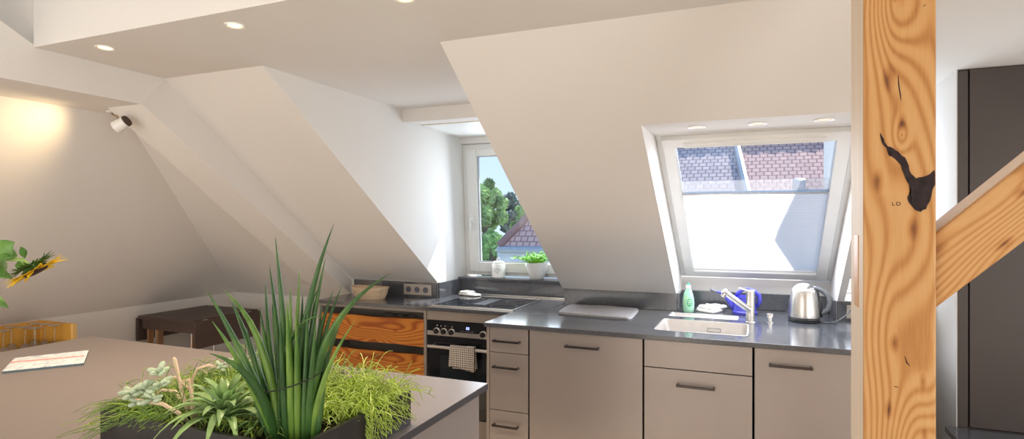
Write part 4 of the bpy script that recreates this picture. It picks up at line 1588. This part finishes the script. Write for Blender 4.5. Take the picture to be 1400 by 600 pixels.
# brochure
bc = [(-2.530, 1.252), (-2.725, 1.392), (-2.600, 1.594), (-2.388, 1.446)]
bro = thing('brochure', 'thin pale printed booklet with a red stripe on the island', 'booklet', (-2.56, 1.42, 0.92))
bc2 = [Vector((x, y, 0)) for x, y in bc]
bm = new()
xy(bm, bc, 0.9203, 0.9262)
link('page_block', bm, 'book_edge', bro)
bm = new()
cen = sum(bc2, Vector()) / 4
xy(bm, [tuple((cen + (p - cen) * 1.004).xy) for p in bc2], 0.9263, 0.9285)
link('cover', bm, 'printed_cover', bro)
bm = new()
e0, e1 = bc2[0].lerp(bc2[1], 0.60), bc2[3].lerp(bc2[2], 0.50)
f0, f1 = bc2[0].lerp(bc2[1], 0.68), bc2[3].lerp(bc2[2], 0.57)
xy(bm, [tuple(e0.xy), tuple(e0.lerp(e1, 0.97).xy), tuple(f0.lerp(f1, 0.97).xy), tuple(f0.xy)], 0.9286, 0.9290)
link('red_stripe', bm, 'book_red', bro)

# ------------------------------------------------------------------ drop-leaf table
tb = thing('drop_leaf_table', 'dark brown drop-leaf table by the back knee wall', 'table', (-4.0, 3.3, 0))
TX, TX2, TY, TY2 = -4.315, -3.735, 3.00, 3.60
link('tabletop', shape(box, TX, TX2, TY, TY2, 0.728, 0.752, 0.002), 'table_wood', tb)
rl = link('drop_leaf', shape(box, TX2 + 0.003, TX2 + 0.024, TY, TY2 + 0.0, 0.545, 0.742, 0.002), 'table_wood', tb)
bm = new()
for y in (TY + 0.10, TY2 - 0.10):
    box(bm, TX2 - 0.02, TX2 + 0.016, y - 0.02, y + 0.02, 0.7425, 0.7445)
    tube(bm, [(TX2 + 0.002, y - 0.02, 0.744), (TX2 + 0.002, y + 0.02, 0.744)], 0.003, 8)
link('hinge', bm, 'chrome', rl)
link('drop_leaf', shape(box, TX - 0.024, TX - 0.003, TY, TY2, 0.56, 0.735, 0.002), 'table_wood', tb)
for y in (TY + 0.012, TY2 - 0.030):
    link('apron', shape(box, TX + 0.03, TX2 - 0.01, y, y + 0.018, 0.655, 0.7275), 'table_wood', tb)
for x, y in ((-4.17, TY + 0.05), (-4.17, TY2 - 0.05), (-3.80, TY + 0.05), (-3.80, TY2 - 0.05)):
    bm = new()
    tube(bm, [(x, y, 0.0), (x, y, 0.7275)], 0.016, 16)
    lg = link('leg', bm, 'chrome', tb, 'auto')
bm = new()
box(bm, -3.765, -3.745, TY + 0.015, TY + 0.055, 0.0, 0.7275)
box(bm, -4.235, -4.215, TY + 0.015, TY + 0.055, 0.0, 0.7275)
box(bm, -4.13, -4.11, TY + 0.015, TY + 0.055, 0.0, 0.7275)
link('support_frame', bm, 'copper_leg', tb)

# ------------------------------------------------------------------ amber glass case and upturned glasses
cs = thing('display_case', 'open amber wood case standing behind the island at the left edge', 'case', (-4.07, 2.0, 0))
bm = new()
box(bm, -4.235, -4.215, 1.55, 2.31, 0.0, 0.835)
box(bm, -4.215, -3.90, 2.29, 2.31, 0.0, 0.835)
box(bm, -4.215, -3.90, 1.55, 2.29, 0.60, 0.62)
box(bm, -4.215, -3.90, 1.55, 2.29, 0.0, 0.06)
link('panels', bm, 'amber_board', cs)
link('front_edge', shape(box, -3.8995, -3.882, 2.285, 2.312, 0.0, 0.836, 0.002), 'amber_edge', cs)
gl = thing('wine_glass', 'x', 'wine glass', (-4.15, 2.10, 0.6203), 'upturned wine glasses in the amber case')
gl['label'] = 'upturned wine glass far left in the amber case, in the middle row'
link('bowl', shape(lathe, [(0.031, 0.0), (0.036, 0.03), (0.040, 0.06), (0.037, 0.085), (0.022, 0.104), (0.006, 0.112), (0.004, 0.112), (0.020, 0.102), (0.035, 0.084), (0.038, 0.06), (0.034, 0.03), (0.0295, 0.0)], 28, close=False), 'clear_glass', gl, 'auto', world=False)
link('stem', shape(lathe, [(0.006, 0.112), (0.0035, 0.120), (0.0035, 0.195), (0.007, 0.204)], 14), 'clear_glass', gl, 'auto', world=False)
link('foot', shape(lathe, [(0.006, 0.203), (0.018, 0.208), (0.036, 0.211), (0.036, 0.2125), (0.0, 0.2135)], 28), 'clear_glass', gl, 'auto', world=False)
for loc, lab in (((-4.06, 2.125), 'upturned wine glass second from the left in the middle row of the amber case'),
                 ((-3.97, 2.13), 'upturned wine glass at the right end of the middle row in the amber case'),
                 ((-4.155, 2.225), 'upturned wine glass in the back left corner of the amber case'),
                 ((-4.065, 2.235), 'upturned wine glass at the back panel, between two others of the back row'),
                 ((-3.975, 2.24), 'upturned wine glass at the right end of the back row, by the back panel'),
                 ((-4.15, 1.995), 'upturned wine glass nearest the left picture edge, front row of the amber case'),
                 ((-4.05, 2.01), 'upturned wine glass of the front row, half hidden by the island edge')):
    dup(gl, (loc[0], loc[1], 0.6203), lab)

# ------------------------------------------------------------------ sunflower in a vase at the left edge of the island
vz = at(-75, 480, 1.62)
vs = thing('glass_vase', 'clear glass vase on the island just outside the left picture edge', 'vase', (vz.x, vz.y, 0.92))
link('vase_body', shape(lathe, [(0.0, 0.0004), (0.05, 0.0004), (0.052, 0.01), (0.042, 0.12), (0.048, 0.22), (0.046, 0.22), (0.040, 0.12), (0.048, 0.014), (0, 0.012)], 32), 'clear_glass', vs, 'auto', world=False)
sf = thing('sunflower', 'drooping yellow sunflower seen from behind at the left edge', 'flower', (vz.x, vz.y, 0.94))
D = 1.62
bm = new()
st = [Vector((vz.x, vz.y, 0.94)), Vector((vz.x - 0.01, vz.y, 1.15)), at(-40, 395, D), at(-15, 357, D), at(10, 354, D), at(30, 355, D), at(38, 362, D), at(42, 368, D)]
tube(bm, st, [0.006, 0.006, 0.006, 0.006, 0.0055, 0.0055, 0.007, 0.010], 12)
link('stem', bm, 'stem_green', sf, True)
hc_ = at(48, 369, D)
vr = at(86, 352, D) - at(12, 388, D)
uax = vr.normalized()
fwd = (at(48, 369, D + 1) - hc_).normalized()      # away from the eye
nax = uax.cross(fwd).normalized()
if nax.z > 0:
    nax = -nax
nax = (nax * 0.99 - fwd * 0.08).normalized()        # the face looks down and a little towards the room
uax = (uax - nax * uax.dot(nax)).normalized()
vax = nax.cross(uax).normalized()
rad = 0.078
bm = new()
rnd = random.Random(8)
for k in range(34):
    a = 2 * math.pi * k / 34 + rnd.uniform(-0.06, 0.06)
    dd = uax * math.cos(a) + vax * math.sin(a)
    r1 = rad * rnd.uniform(0.85, 1.08)
    lift = rnd.uniform(-0.006, 0.016)
    p = bez(hc_ + dd * 0.026, hc_ + dd * r1 * 0.6 + nax * 0.002, hc_ + dd * r1 + nax * lift, 7)
    blade(bm, p, [0.008, 0.013, 0.017, 0.017, 0.014, 0.009, 0.002], nax, 0.25, 0.0005)
link('petals', bm, 'petal', sf, True)
bm = new()
rings = []
for r, h in ((0.001, 0.010), (0.014, 0.011), (0.026, 0.009), (0.032, 0.003), (0.032, -0.002), (0.001, -0.004)):
    rings.append([bm.verts.new(hc_ + (uax * math.cos(a) + vax * math.sin(a)) * r + nax * h) for a in [2 * math.pi * k / 28 for k in range(28)]])
for r0, r1 in zip(rings, rings[1:]):
    for k in range(28):
        bm.faces.new((r0[k], r0[(k + 1) % 28], r1[(k + 1) % 28], r1[k]))
link('disc', bm, 'sunflower_disc', sf, True)
bm = new()
for k in range(60):
    a = rnd.uniform(0, 6.283)
    dd = uax * math.cos(a) + vax * math.sin(a)
    r0 = rnd.uniform(0.005, 0.03)
    p = bez(hc_ + dd * r0 * 0.6 - nax * 0.012, hc_ + dd * (r0 + 0.022) - nax * 0.016, hc_ + dd * (r0 + rnd.uniform(0.026, 0.042)) - nax * rnd.uniform(0.004, 0.030), 5)
    blade(bm, p, [0.006, 0.010, 0.009, 0.005, 0.001], -nax, 0.3, 0.0006)
tube(bm, [hc_ - nax * 0.022, hc_ - nax * 0.004], [0.008, 0.032], 16)
link('sepals', bm, 'sepal_green', sf, recalc=False)


def big_leaf(bm, base, tip, width, up, sag=0.0):
    base, tip = Vector(base), Vector(tip)
    mid = (base + tip) / 2 + Vector((0, 0, sag))
    p = bez(base, mid, tip, 9)
    blade(bm, p, [width * f for f in (0.08, 0.45, 0.8, 0.98, 1.0, 0.85, 0.6, 0.3, 0.03)], up, 0.22, 0.0006)


camdir = -fwd
for (b, t_, w) in (((2, 352), (20, 331), 0.062), ((-4, 354), (24, 350), 0.05), ((34, 353), (28, 337), 0.018), ((-18, 356), (14, 352), 0.075),
                   ((-15, 372), (17, 381), 0.030), ((-12, 362), (6, 376), 0.05), ((-22, 405), (12, 421), 0.030), ((24, 358), (38, 372), 0.03)):
    bm = new()
    big_leaf(bm, at(b[0], b[1], D + 0.005), at(t_[0], t_[1], D - 0.01), w, (camdir + Vector((0, 0, 0.5))).normalized(), 0.006)
    link('leaf', bm, 'green_leaf', sf, True)

# ------------------------------------------------------------------ planter
RX0, RX1, RY0, RY1, RZ = -1.484, -0.873, 0.937, 1.375, 1.010
pt = thing('planter_box', 'low black rectangular planter box on the front of the island', 'planter', ((RX0 + RX1) / 2, (RY0 + RY1) / 2, 0.92))
bm = new()
th = 0.011
for (a, b, c, d) in ((RX0, RX1, RY0, RY0 + th), (RX0, RX1, RY1 - th, RY1), (RX0, RX0 + th, RY0 + th, RY1 - th), (RX1 - th, RX1, RY0 + th, RY1 - th)):
    box(bm, a, b, c, d, 0.9205, RZ)
box(bm, RX0 + th, RX1 - th, RY0 + th, RY1 - th, 0.9205, 0.932)
bmesh.ops.remove_doubles(bm, verts=bm.verts[:], dist=0.0001)
link('box_wall', bm, 'planter_black', pt)
bm = new()
nx, ny = 30, 20
rows = []
rnd = random.Random(2)
for j in range(ny + 1):
    rows.append([bm.verts.new((RX0 + th + 0.0005 + (RX1 - RX0 - 2 * th - 0.001) * i / nx, RY0 + th + 0.0005 + (RY1 - RY0 - 2 * th - 0.001) * j / ny, 0.985 + rnd.uniform(-0.004, 0.006))) for i in range(nx + 1)])
for j in range(ny):
    for i in range(nx):
        bm.faces.new((rows[j][i], rows[j][i + 1], rows[j + 1][i + 1], rows[j + 1][i]))
link('soil', bm, 'soil', pt, recalc=False)
SOIL = 0.985

# snake plant
base = atz(404, 603, SOIL)
sn = thing('snake_plant', 'tall spear-leaved snake plant tied with a cord in the planter', 'potted plant', (base.x, base.y, SOIL))
B = (base - Vector((0, 0, EYE)))
BD = -SN * B.x + CS * B.y      # forward distance of the base


def spear(bx, tx, ty, mx, my, dd=0.0, w=0.0085, pale=False, bd=0.0):
    """one leaf: foot at pixel x bx, tip and control pixel"""
    foot = at(bx, 603, BD + bd)
    foot.z = SOIL - 0.01
    tip = at(tx, ty, BD + dd)
    mid = at(mx, my, BD + dd * 0.4 + bd * 0.5)
    p = bez(foot, mid, tip, 16)
    bm = new()
    rr = [w * (0.8 + 0.35 * min(1, i / 4)) * (1 - (i / 15) ** 2.3) + 0.0004 for i in range(16)]
    tube(bm, p, rr, 10, squash=0.72)
    return link('leaf', bm, 'sansevieria_light' if pale else 'sansevieria', sn, True)


for args in (
        (385, 281, 394, 335, 480, -0.06), (382, 306, 397, 372, 450, -0.03, 0.009, True), (380, 290, 439, 340, 505, -0.10, 0.008, True),
        (384, 314, 407, 345, 470, 0.02), (380, 286, 483, 358, 500, -0.12, 0.010), (392, 376, 323, 392, 450, 0.0), (390, 368, 361, 385, 470, 0.03),
        (405, 457, 305, 402, 440, 0.02, 0.010), (412, 445, 353, 420, 460, 0.04), (388, 363, 384, 365, 470, 0.05, 0.007), (402, 410, 367, 404, 470, 0.03, 0.0075, True),
        (425, 535, 373, 415, 440, -0.04, 0.012), (428, 485, 439, 428, 520, -0.03, 0.008, True), (396, 436, 392, 398, 470, 0.06, 0.007),
        (420, 456, 397, 425, 470, 0.05, 0.008), (424, 468, 390, 430, 470, 0.06, 0.007), (386, 345, 436, 360, 500, 0.06, 0.007), (398, 397, 391, 397, 480, 0.0, 0.008, True),
        (384, 444, 432, 372, 430, -0.02, 0.0075), (430, 466, 440, 432, 520, 0.02, 0.008),
        (372, 326, 470, 350, 540, -0.02, 0.008), (376, 337, 447, 355, 520, 0.0, 0.008),
        (408, 404, 427, 407, 510, -0.03, 0.009, True), (400, 392, 410, 396, 500, -0.05, 0.009, True), (416, 420, 426, 420, 510, -0.02, 0.010),
        (394, 383, 432, 386, 520, -0.04, 0.0095), (420, 432, 438, 425, 520, -0.05, 0.0085), (410, 414, 398, 410, 500, 0.05, 0.009),
        (404, 385, 405, 392, 500, 0.06, 0.009), (414, 430, 405, 420, 500, 0.07, 0.009), (432, 448, 470, 440, 540, 0.0, 0.008),
        (398, 372, 415, 380, 500, 0.02, 0.009), (426, 440, 415, 430, 510, 0.04, 0.009), (388, 355, 420, 368, 500, 0.03, 0.008)):
    spear(*args)
bm = new()
cpts = []
for k in range(33):
    a = 2 * math.pi * k / 32
    c = at(399, 517, BD)
    cpts.append(c + Vector((CS, SN, 0)) * (0.071 * math.cos(a)) + Vector((-SN, CS, 0)) * (0.046 * math.sin(a)) + Vector((0, 0, 0.020 * math.cos(a) + 0.010 * math.sin(a))))
tube(bm, cpts, 0.0016, 6)
link('binding_cord', bm, 'rubber', sn, True)
# rope-like hanging cactus (rhipsalis)
def strands(name, n, root_fn, tip_fn, mat, parent, seed, rad=0.0011, branch=0.2, arch=0.05):
    rnd_ = random.Random(seed)
    bm = new()
    for i in range(n):
        a = root_fn(rnd_)
        b = tip_fn(rnd_, a)
        m = (a + b) / 2 + Vector((rnd_.uniform(-.02, .02), rnd_.uniform(-.02, .02), rnd_.uniform(0.3, 1.1) * arch))
        p = bez(a, m, b, 8)
        r = rad * rnd_.uniform(0.8, 1.3)
        tube(bm, p, [r] * 7 + [r * 0.6], 5)
        if rnd_.random() < branch:
            k = rnd_.randint(3, 6)
            for s in range(rnd_.randint(1, 3)):
                e = p[k] + Vector((rnd_.uniform(-1, 1), rnd_.uniform(-1, 1), rnd_.uniform(-0.7, 0.7))) * 0.030
                tube(bm, [p[k], (p[k] + e) / 2 + Vector((0, 0, 0.004)), e], [r, r, r * 0.6], 5)
    return link(name, bm, mat, parent, True, recalc=False)


def clump(label, loc, seed, roots, tips, n, n2, mat='rhipsalis', rad=0.0011):
    t = thing('rhipsalis', label, 'potted plant', loc)
    strands('green_stems', n, roots, tips, mat, t, seed, rad)
    strands('pale_stems', n2, roots, tips, 'rhipsalis_pale' if mat == 'rhipsalis' else 'rhipsalis', t, seed + 50, rad)
    return t


def rootR(r):
    return Vector((r.uniform(-1.10, -0.885), r.uniform(1.10, 1.36), r.uniform(0.985, 1.03)))


def tipR(r, a):
    m = r.random()
    if a.y < 1.19:      # the near part stays inside the box
        t_ = a + Vector((r.uniform(-0.08, 0.06), r.uniform(-0.07, 0.05), r.uniform(0.0, 0.05)))
        return Vector((min(t_.x, RX1 - 0.02), t_.y, t_.z))
    if m < 0.52:      # falling over the right wall
        return Vector((min(-0.855, RX1 + r.uniform(-0.01, 0.045)), max(1.17, a.y + r.uniform(-0.12, 0.05)), r.uniform(0.925, 1.03)))
    if m < 0.86:
        return a + Vector((r.uniform(-0.05, 0.13), r.uniform(-0.12, 0.05), r.uniform(-0.005, 0.055)))
    return a + Vector((r.uniform(-0.09, 0.10), r.uniform(-0.08, 0.06), r.uniform(0.03, 0.095)))


clump('yellow-green thread-like cactus spilling over the right end of the planter', (-0.98, 1.24, SOIL), 21, rootR, tipR, 640, 430, 'rhipsalis', 0.00095)


def rootL(r):
    return Vector((r.uniform(-1.465, -1.27), r.uniform(0.96, 1.35), r.uniform(0.985, 1.015)))


def tipL(r, a):
    m = r.random()
    if m < 0.42:
        return Vector((RX0 + r.uniform(-0.085, 0.01), a.y + r.uniform(-0.10, 0.06), r.uniform(0.935, 1.02)))
    if m < 0.55:
        return Vector((a.x + r.uniform(-0.05, 0.03), RY0 - r.uniform(0.0, 0.02), r.uniform(0.985, 1.02)))
    if m < 0.9:
        return a + Vector((r.uniform(-0.08, 0.08), r.uniform(-0.06, 0.08), r.uniform(0.0, 0.05)))
    return a + Vector((r.uniform(-0.08, 0.06), r.uniform(-0.05, 0.08), r.uniform(0.05, 0.09)))


clump('dark green thread-like cactus trailing over the left end of the planter', (-1.37, 1.15, SOIL), 31, rootL, tipL, 850, 330, 'rhipsalis_dark', 0.0009)


def rootM(r):
    return Vector((r.uniform(-1.30, -0.99), r.uniform(0.96, 1.36), r.uniform(0.985, 1.0)))


def tipM(r, a):
    return a + Vector((r.uniform(-0.07, 0.07), r.uniform(-0.02, 0.07), r.uniform(0.005, 0.03) + max(0, a.y - 1.2) * r.uniform(0.1, 0.55)))


clump('sparse thread-like cactus along the back wall of the planter behind the rosette', (-1.16, 1.30, SOIL), 41, rootM, tipM, 420, 160, 'rhipsalis_dark', 0.0010)


# strap-leaved rosette
def rosette(name, label, c, R_, n, seed, wmax, mat='rosette_leaf'):
    t = thing(name, label, 'potted plant', c)
    rnd_ = random.Random(seed)
    bm = new()
    c = Vector((c[0], c[1], c[2]))
    tube(bm, [c, c + Vector((0, 0, 0.03))], [0.008, 0.006], 8)
    for i in range(n):
        f = i / n
        a = i * 2.3999 + rnd_.uniform(-0.15, 0.15)
        el = R(-8 + 86 * f ** 1.2)
        le = R_ * (1.12 - 0.45 * f) * rnd_.uniform(0.85, 1.1)
        dd = Vector((math.cos(a), math.sin(a), 0))
        s = c + Vector((0, 0, 0.022 + 0.02 * f))
        mid = s + dd * le * 0.55 * math.cos(el) + Vector((0, 0, le * (0.42 + 0.35 * f)))
        tip = s + dd * le * (0.95 * math.cos(el) + 0.10) + Vector((0, 0, le * (math.sin(el) * 0.95 - 0.22 * (1 - f))))
        if tip.z < SOIL + 0.006:
            tip.z = SOIL + 0.006
        p = bez(s, mid, tip, 9)
        w = wmax * rnd_.uniform(0.85, 1.15)
        blade(bm, p, [w * k for k in (0.9, 1.0, 1.0, 0.97, 0.9, 0.78, 0.6, 0.36, 0.04)], (0, 0, 1), 0.35, 0.0008)
    link('leaves', bm, mat, t, True, recalc=False)
    return t


rc = atz(309, 590, SOIL)
rosette('bromeliad', 'green strap-leaved rosette plant in the middle of the planter', (rc.x, rc.y, SOIL), 0.130, 46, 5, 0.023)
rc2 = atz(349, 600, SOIL)
rosette('bromeliad', 'small dark rosette plant between the big rosette and the snake plant', (rc2.x + 0.01, rc2.y + 0.01, SOIL), 0.055, 22, 6, 0.009, 'sepal_green')

# pale succulent on woody stems, tied to sticks
SD = 1.42
su = thing('jelly_bean_succulent', 'pale grey-green succulent with plump leaves leaning over the planter', 'potted plant', atz(250, 588, SOIL))
r0 = at(262, 575, 1.40)
r0.z = SOIL
bm = new()
tube(bm, [r0, at(245, 565, 1.38), at(222, 552, 1.37), at(200, 549, 1.36), at(186, 545, 1.37)], [0.004, 0.0045, 0.0042, 0.004, 0.003], 8)
tube(bm, [r0 + Vector((0.005, 0.0, 0)), at(262, 545, 1.42), at(262, 520, 1.43), at(270, 504, 1.43), at(285, 499, 1.43), at(299, 503, 1.43)], [0.004, 0.0042, 0.004, 0.0036, 0.0034, 0.003], 8)
tube(bm, [r0, at(252, 556, 1.45), at(240, 535, 1.46), at(222, 533, 1.46), at(205, 545, 1.45)], [0.004, 0.004, 0.004, 0.0035, 0.003], 8)
tube(bm, [at(262, 535, 1.43), at(240, 515, 1.44), at(228, 518, 1.44), at(215, 535, 1.43)], [0.003, 0.003, 0.003, 0.002], 8)
link('woody_stem', bm, 'stick_wood', su, True)


def bean(bm, c, d, le, wd):
    d = d.normalized()
    n = 8
    pts, rr = [], []
    for i in range(n + 1):
        t_ = i / n
        pts.append(c + d * le * t_)
        rr.append(wd * math.sqrt(max(0.0004, math.sin(math.pi * min(0.985, t_ * 0.93 + 0.05)))) * (0.55 + 0.45 * t_))
    tube(bm, pts, rr, 10, squash=0.75)


bm = new()
rnd = random.Random(12)
for (x, y, n, dd) in ((181, 536, 9, 1.37), (199, 528, 9, 1.37), (217, 508, 8, 1.38), (222, 523, 7, 1.38), (190, 548, 7, 1.37), (208, 545, 5, 1.37), (302, 500, 6, 1.43), (314, 494, 4, 1.43)):
    c = at(x, y, dd)
    sc_ = 1.0 if x < 250 else 0.6
    for i in range(n):
        a = i * 2.4
        d = Vector((math.cos(a), math.sin(a) * 0.8, rnd.uniform(-0.15, 0.9)))
        bean(bm, c + Vector((0, 0, -0.008 + 0.012 * i / n)), d, 0.026 * sc_ * rnd.uniform(0.8, 1.15), 0.0092 * sc_)
link('plump_leaves', bm, 'succulent_pale', su, True)
stk = thing('support_sticks', 'two pale wooden sticks tied together in the planter', 'sticks', (r0.x, r0.y, SOIL))
bm = new()
f1 = at(262, 577, 1.41)
f1.z = SOIL
tube(bm, [f1, at(248, 532, 1.41), at(238.5, 491, 1.41), at(237.5, 488, 1.41)], [0.0042, 0.0042, 0.0045, 0.002], 8)
s1 = link('stick', bm, 'stick_wood', stk, True)
bm = new()
tube(bm, [f1 + Vector((0.012, 0.006, 0)), at(262, 545, 1.42), at(258, 517, 1.42)], [0.0036, 0.0036, 0.003], 8)
link('stick', bm, 'stick_wood', stk, True)
for (x, y, r) in ((252, 521, 0.008), (261, 562, 0.010)):
    bm = new()
    c = at(x, y, 1.41)
    tube(bm, [c + Vector((r * math.cos(a), r * math.sin(a), 0.003 * math.sin(a * 1.0 + j))) for j in (0, 1.2) for a in [2 * math.pi * k / 12 for k in range(13)]], 0.0014, 6)
    link('raffia_tie', bm, 'stick_wood', stk, True)
bm = new()
ag = atz(262, 590, SOIL)
tube(bm, [f1 + Vector((0.0, 0, -0.002)), f1 + Vector((0.002, -0.004, 0.022))], [0.010, 0.008], 10)
link('bark_stub', bm, 'bark', stk, True)


# ------------------------------------------------------------------ outside
def tiled(bm, quad, mi=0):
    """quad: eave-left, eave-right, ridge-right, ridge-left; UVs in metres"""
    uvl = bm.loops.layers.uv.verify()
    vs_ = [bm.verts.new(p) for p in quad]
    f = bm.faces.new(vs_)
    o0 = Vector(quad[0])
    e = (Vector(quad[1]) - o0).normalized()
    n = e.cross(Vector(quad[-1]) - o0).normalized()
    g = n.cross(e)
    for lp in f.loops:
        r = lp.vert.co - o0
        lp[uvl].uv = (r.dot(e), r.dot(g))
    f.material_index = mi


gr_z = -7.5
o = link('ground_outside', shape(box, -40, 40, 5.5, 60, gr_z - 0.2, gr_z), 'ground_green', loc=(0, 30, gr_z))
tag(o, None, None, None, 'structure')

# long house opposite the roof window
RYd, RZd, EYd, EZd = 12.0, 2.93, 8.4, 0.35
hs = thing('neighbour_house', 'long house with a wide tiled roof seen through the roof window', 'house', (2.5, 12.0, gr_z))
bm = new()
tiled(bm, [(-1.75, EYd, EZd), (0.2, EYd, EZd), (-0.35, RYd, RZd), (-1.75, RYd, RZd)])
tiled(bm, [(0.2, EYd, EZd), (9.0, EYd, EZd), (9.0, RYd, RZd), (-0.35, RYd, RZd)], 1)
tiled(bm, [(9.0, 15.6, EZd), (-1.75, 15.6, EZd), (-1.75, RYd, RZd), (9.0, RYd, RZd)])
rf = link('roof', bm, ['roof_tile', 'roof_tile_red'], hs, recalc=False)
bm = new()
yz(bm, [(EYd + 0.1, gr_z), (EYd + 0.1, EZd - 0.05), (RYd, RZd - 0.12), (15.5, EZd - 0.05), (15.5, gr_z)], -1.65, 8.9)
link('wall', bm, 'render_white', hs)
bm = new()
n = 34
for i in range(n):
    x = -1.75 + 10.75 * i / n
    tube(bm, [(x, RYd, RZd + 0.0), (x + 10.75 / n * 1.04, RYd, RZd + 0.01)], [0.085, 0.11], 10)
link('ridge_tiles', bm, 'roof_tile', hs)
bm = new()
tube(bm, [(0.2, EYd, EZd + 0.03), (-0.35, RYd, RZd + 0.03)], 0.07, 8)
link('valley_flashing', bm, 'zinc', hs)
bm = new()
box(bm, 1.95, 2.75, 11.0, 11.8, 1.4, 3.9)
box(bm, 1.90, 2.80, 10.95, 11.85, 3.9, 4.0)
link('chimney', bm, 'chimney_brick', hs)
bm = new()
tube(bm, [(0.65, 10.55, 1.88), (0.65, 10.45, 2.12)], 0.10, 10)
tube(bm, [(0.50, 10.0, 1.50), (0.50, 10.0, 1.85)], 0.10, 12)
link('vent_pipe', bm, 'zinc', hs, True)

# hipped roof seen through the dormer window
ap = at(737, 287, 13.5)
el_ = at(683, 337, 11.0)
h2 = thing('hipped_house', 'white house with a pyramid red tile roof seen through the dormer window', 'house', (ap.x, ap.y, gr_z))
e = el_.z
cx, cy = ap.x, ap.y
hw = 2.6
c4 = [Vector((el_.x, el_.y, e)), Vector((el_.x + 2.55, el_.y, e)), Vector((el_.x + 2.55, el_.y + 2.7, e)), Vector((el_.x, el_.y + 2.7, e))]
apx = Vector((el_.x + 1.26, el_.y + 1.35, e + 1.70))
bm = new()
for i in range(4):
    a, b = c4[i], c4[(i + 1) % 4]
    tiled(bm, [a, b, apx], 0)
link('roof', bm, ['roof_tile_red'], h2, recalc=False)
bm = new()
ctr = sum(c4, Vector()) / 4
xy(bm, [tuple((ctr + (p - ctr) * 0.93).xy) for p in c4], gr_z, e - 0.02)
link('wall', bm, 'render_white', h2)
bm = new()
for a in c4:
    tube(bm, [a + Vector((0, 0, 0.02)), apx + Vector((0, 0, 0.04))], 0.08, 8)
link('hip_tiles', bm, 'roof_tile_red', h2)
bm = new()
for i in range(4):
    tube(bm, [c4[i] + Vector((0, 0, -0.05)), c4[(i + 1) % 4] + Vector((0, 0, -0.05))], 0.07, 8)
link('gutter', bm, 'zinc', h2)
h3c = at(672, 352, 17.0)
h3 = thing('garden_house', 'low pale building under the trees beyond the hipped roof', 'house', (h3c.x, h3c.y, gr_z))
w_ = at(684, 345, 17.0)
bm = new()
box(bm, w_.x - 0.1, w_.x + 0.9, w_.y, w_.y + 2.5, gr_z, w_.z + 0.05)
link('wall', bm, 'render_white', h3)
bm = new()
yz(bm, [(w_.y - 0.1, w_.z + 0.05), (w_.y + 2.6, w_.z + 0.05), (w_.y + 1.25, w_.z + 0.35)], w_.x - 0.15, w_.x + 0.95)
link('roof', bm, 'zinc', h3)


def tree(label, px, py, d, rx, rz, mat, n, seed, leaf=0.16):
    c = at(px, py, d)
    t = thing('tree', label, 'tree', (c.x, c.y, gr_z))
    rnd_ = random.Random(seed)
    link('trunk', shape(tube, [(c.x, c.y, gr_z), (c.x + 0.1, c.y, c.z - rz * 0.4), (c.x, c.y, c.z + rz * 0.3)], [0.28, 0.20, 0.06], 10), 'bark', t, True)
    bm = new()
    cl = []
    for i in range(26):
        th_, ph_ = rnd_.uniform(0, 6.283), rnd_.uniform(-1, 1)
        r_ = rnd_.uniform(0.45, 0.92)
        s = math.sqrt(1 - ph_ * ph_)
        cl.append((c + Vector((rx * r_ * s * math.cos(th_), rx * r_ * s * math.sin(th_), rz * r_ * ph_)), rnd_.uniform(0.22, 0.42) * rx))
    for i in range(n):
        q_, rr = cl[rnd_.randrange(len(cl))]
        v = Vector((rnd_.gauss(0, 1), rnd_.gauss(0, 1), rnd_.gauss(0, 1))).normalized() * rr * rnd_.uniform(0.6, 1.05)
        p = q_ + v
        u_ = Vector((rnd_.gauss(0, 1), rnd_.gauss(0, 1), rnd_.gauss(0, 1))).normalized()
        w = u_.orthogonal().normalized()
        s = leaf * rnd_.uniform(0.6, 1.2)
        a, b, c_, d_ = p - u_ * s, p + w * s * 0.5, p + u_ * s, p - w * s * 0.5
        bm.faces.new([bm.verts.new(k) for k in (a, b, c_, d_)])
    link('foliage', bm, mat, t, recalc=False)
    return t


tree('large light green tree at the left of the dormer window view', 663, 302, 24.0, 0.80, 1.95, 'tree_green', 9000, 1, 0.13)
tree('pale green bush below the large tree in the dormer window view', 672, 335, 21.0, 0.42, 0.60, 'tree_light', 2000, 2, 0.10)
tree('dark distant tree behind the green ones in the dormer window view', 697, 292, 38.0, 0.85, 1.30, 'tree_dark', 3000, 3, 0.18)
tree('bright green round tree above the hipped roof in the dormer window view', 715, 304, 30.0, 0.62, 0.95, 'tree_light', 3800, 4, 0.14)
tree('bare-topped tree behind the ridge of the long roof', 1083, 196, 24.0, 0.75, 0.40, 'tree_dark', 160, 6, 0.10)
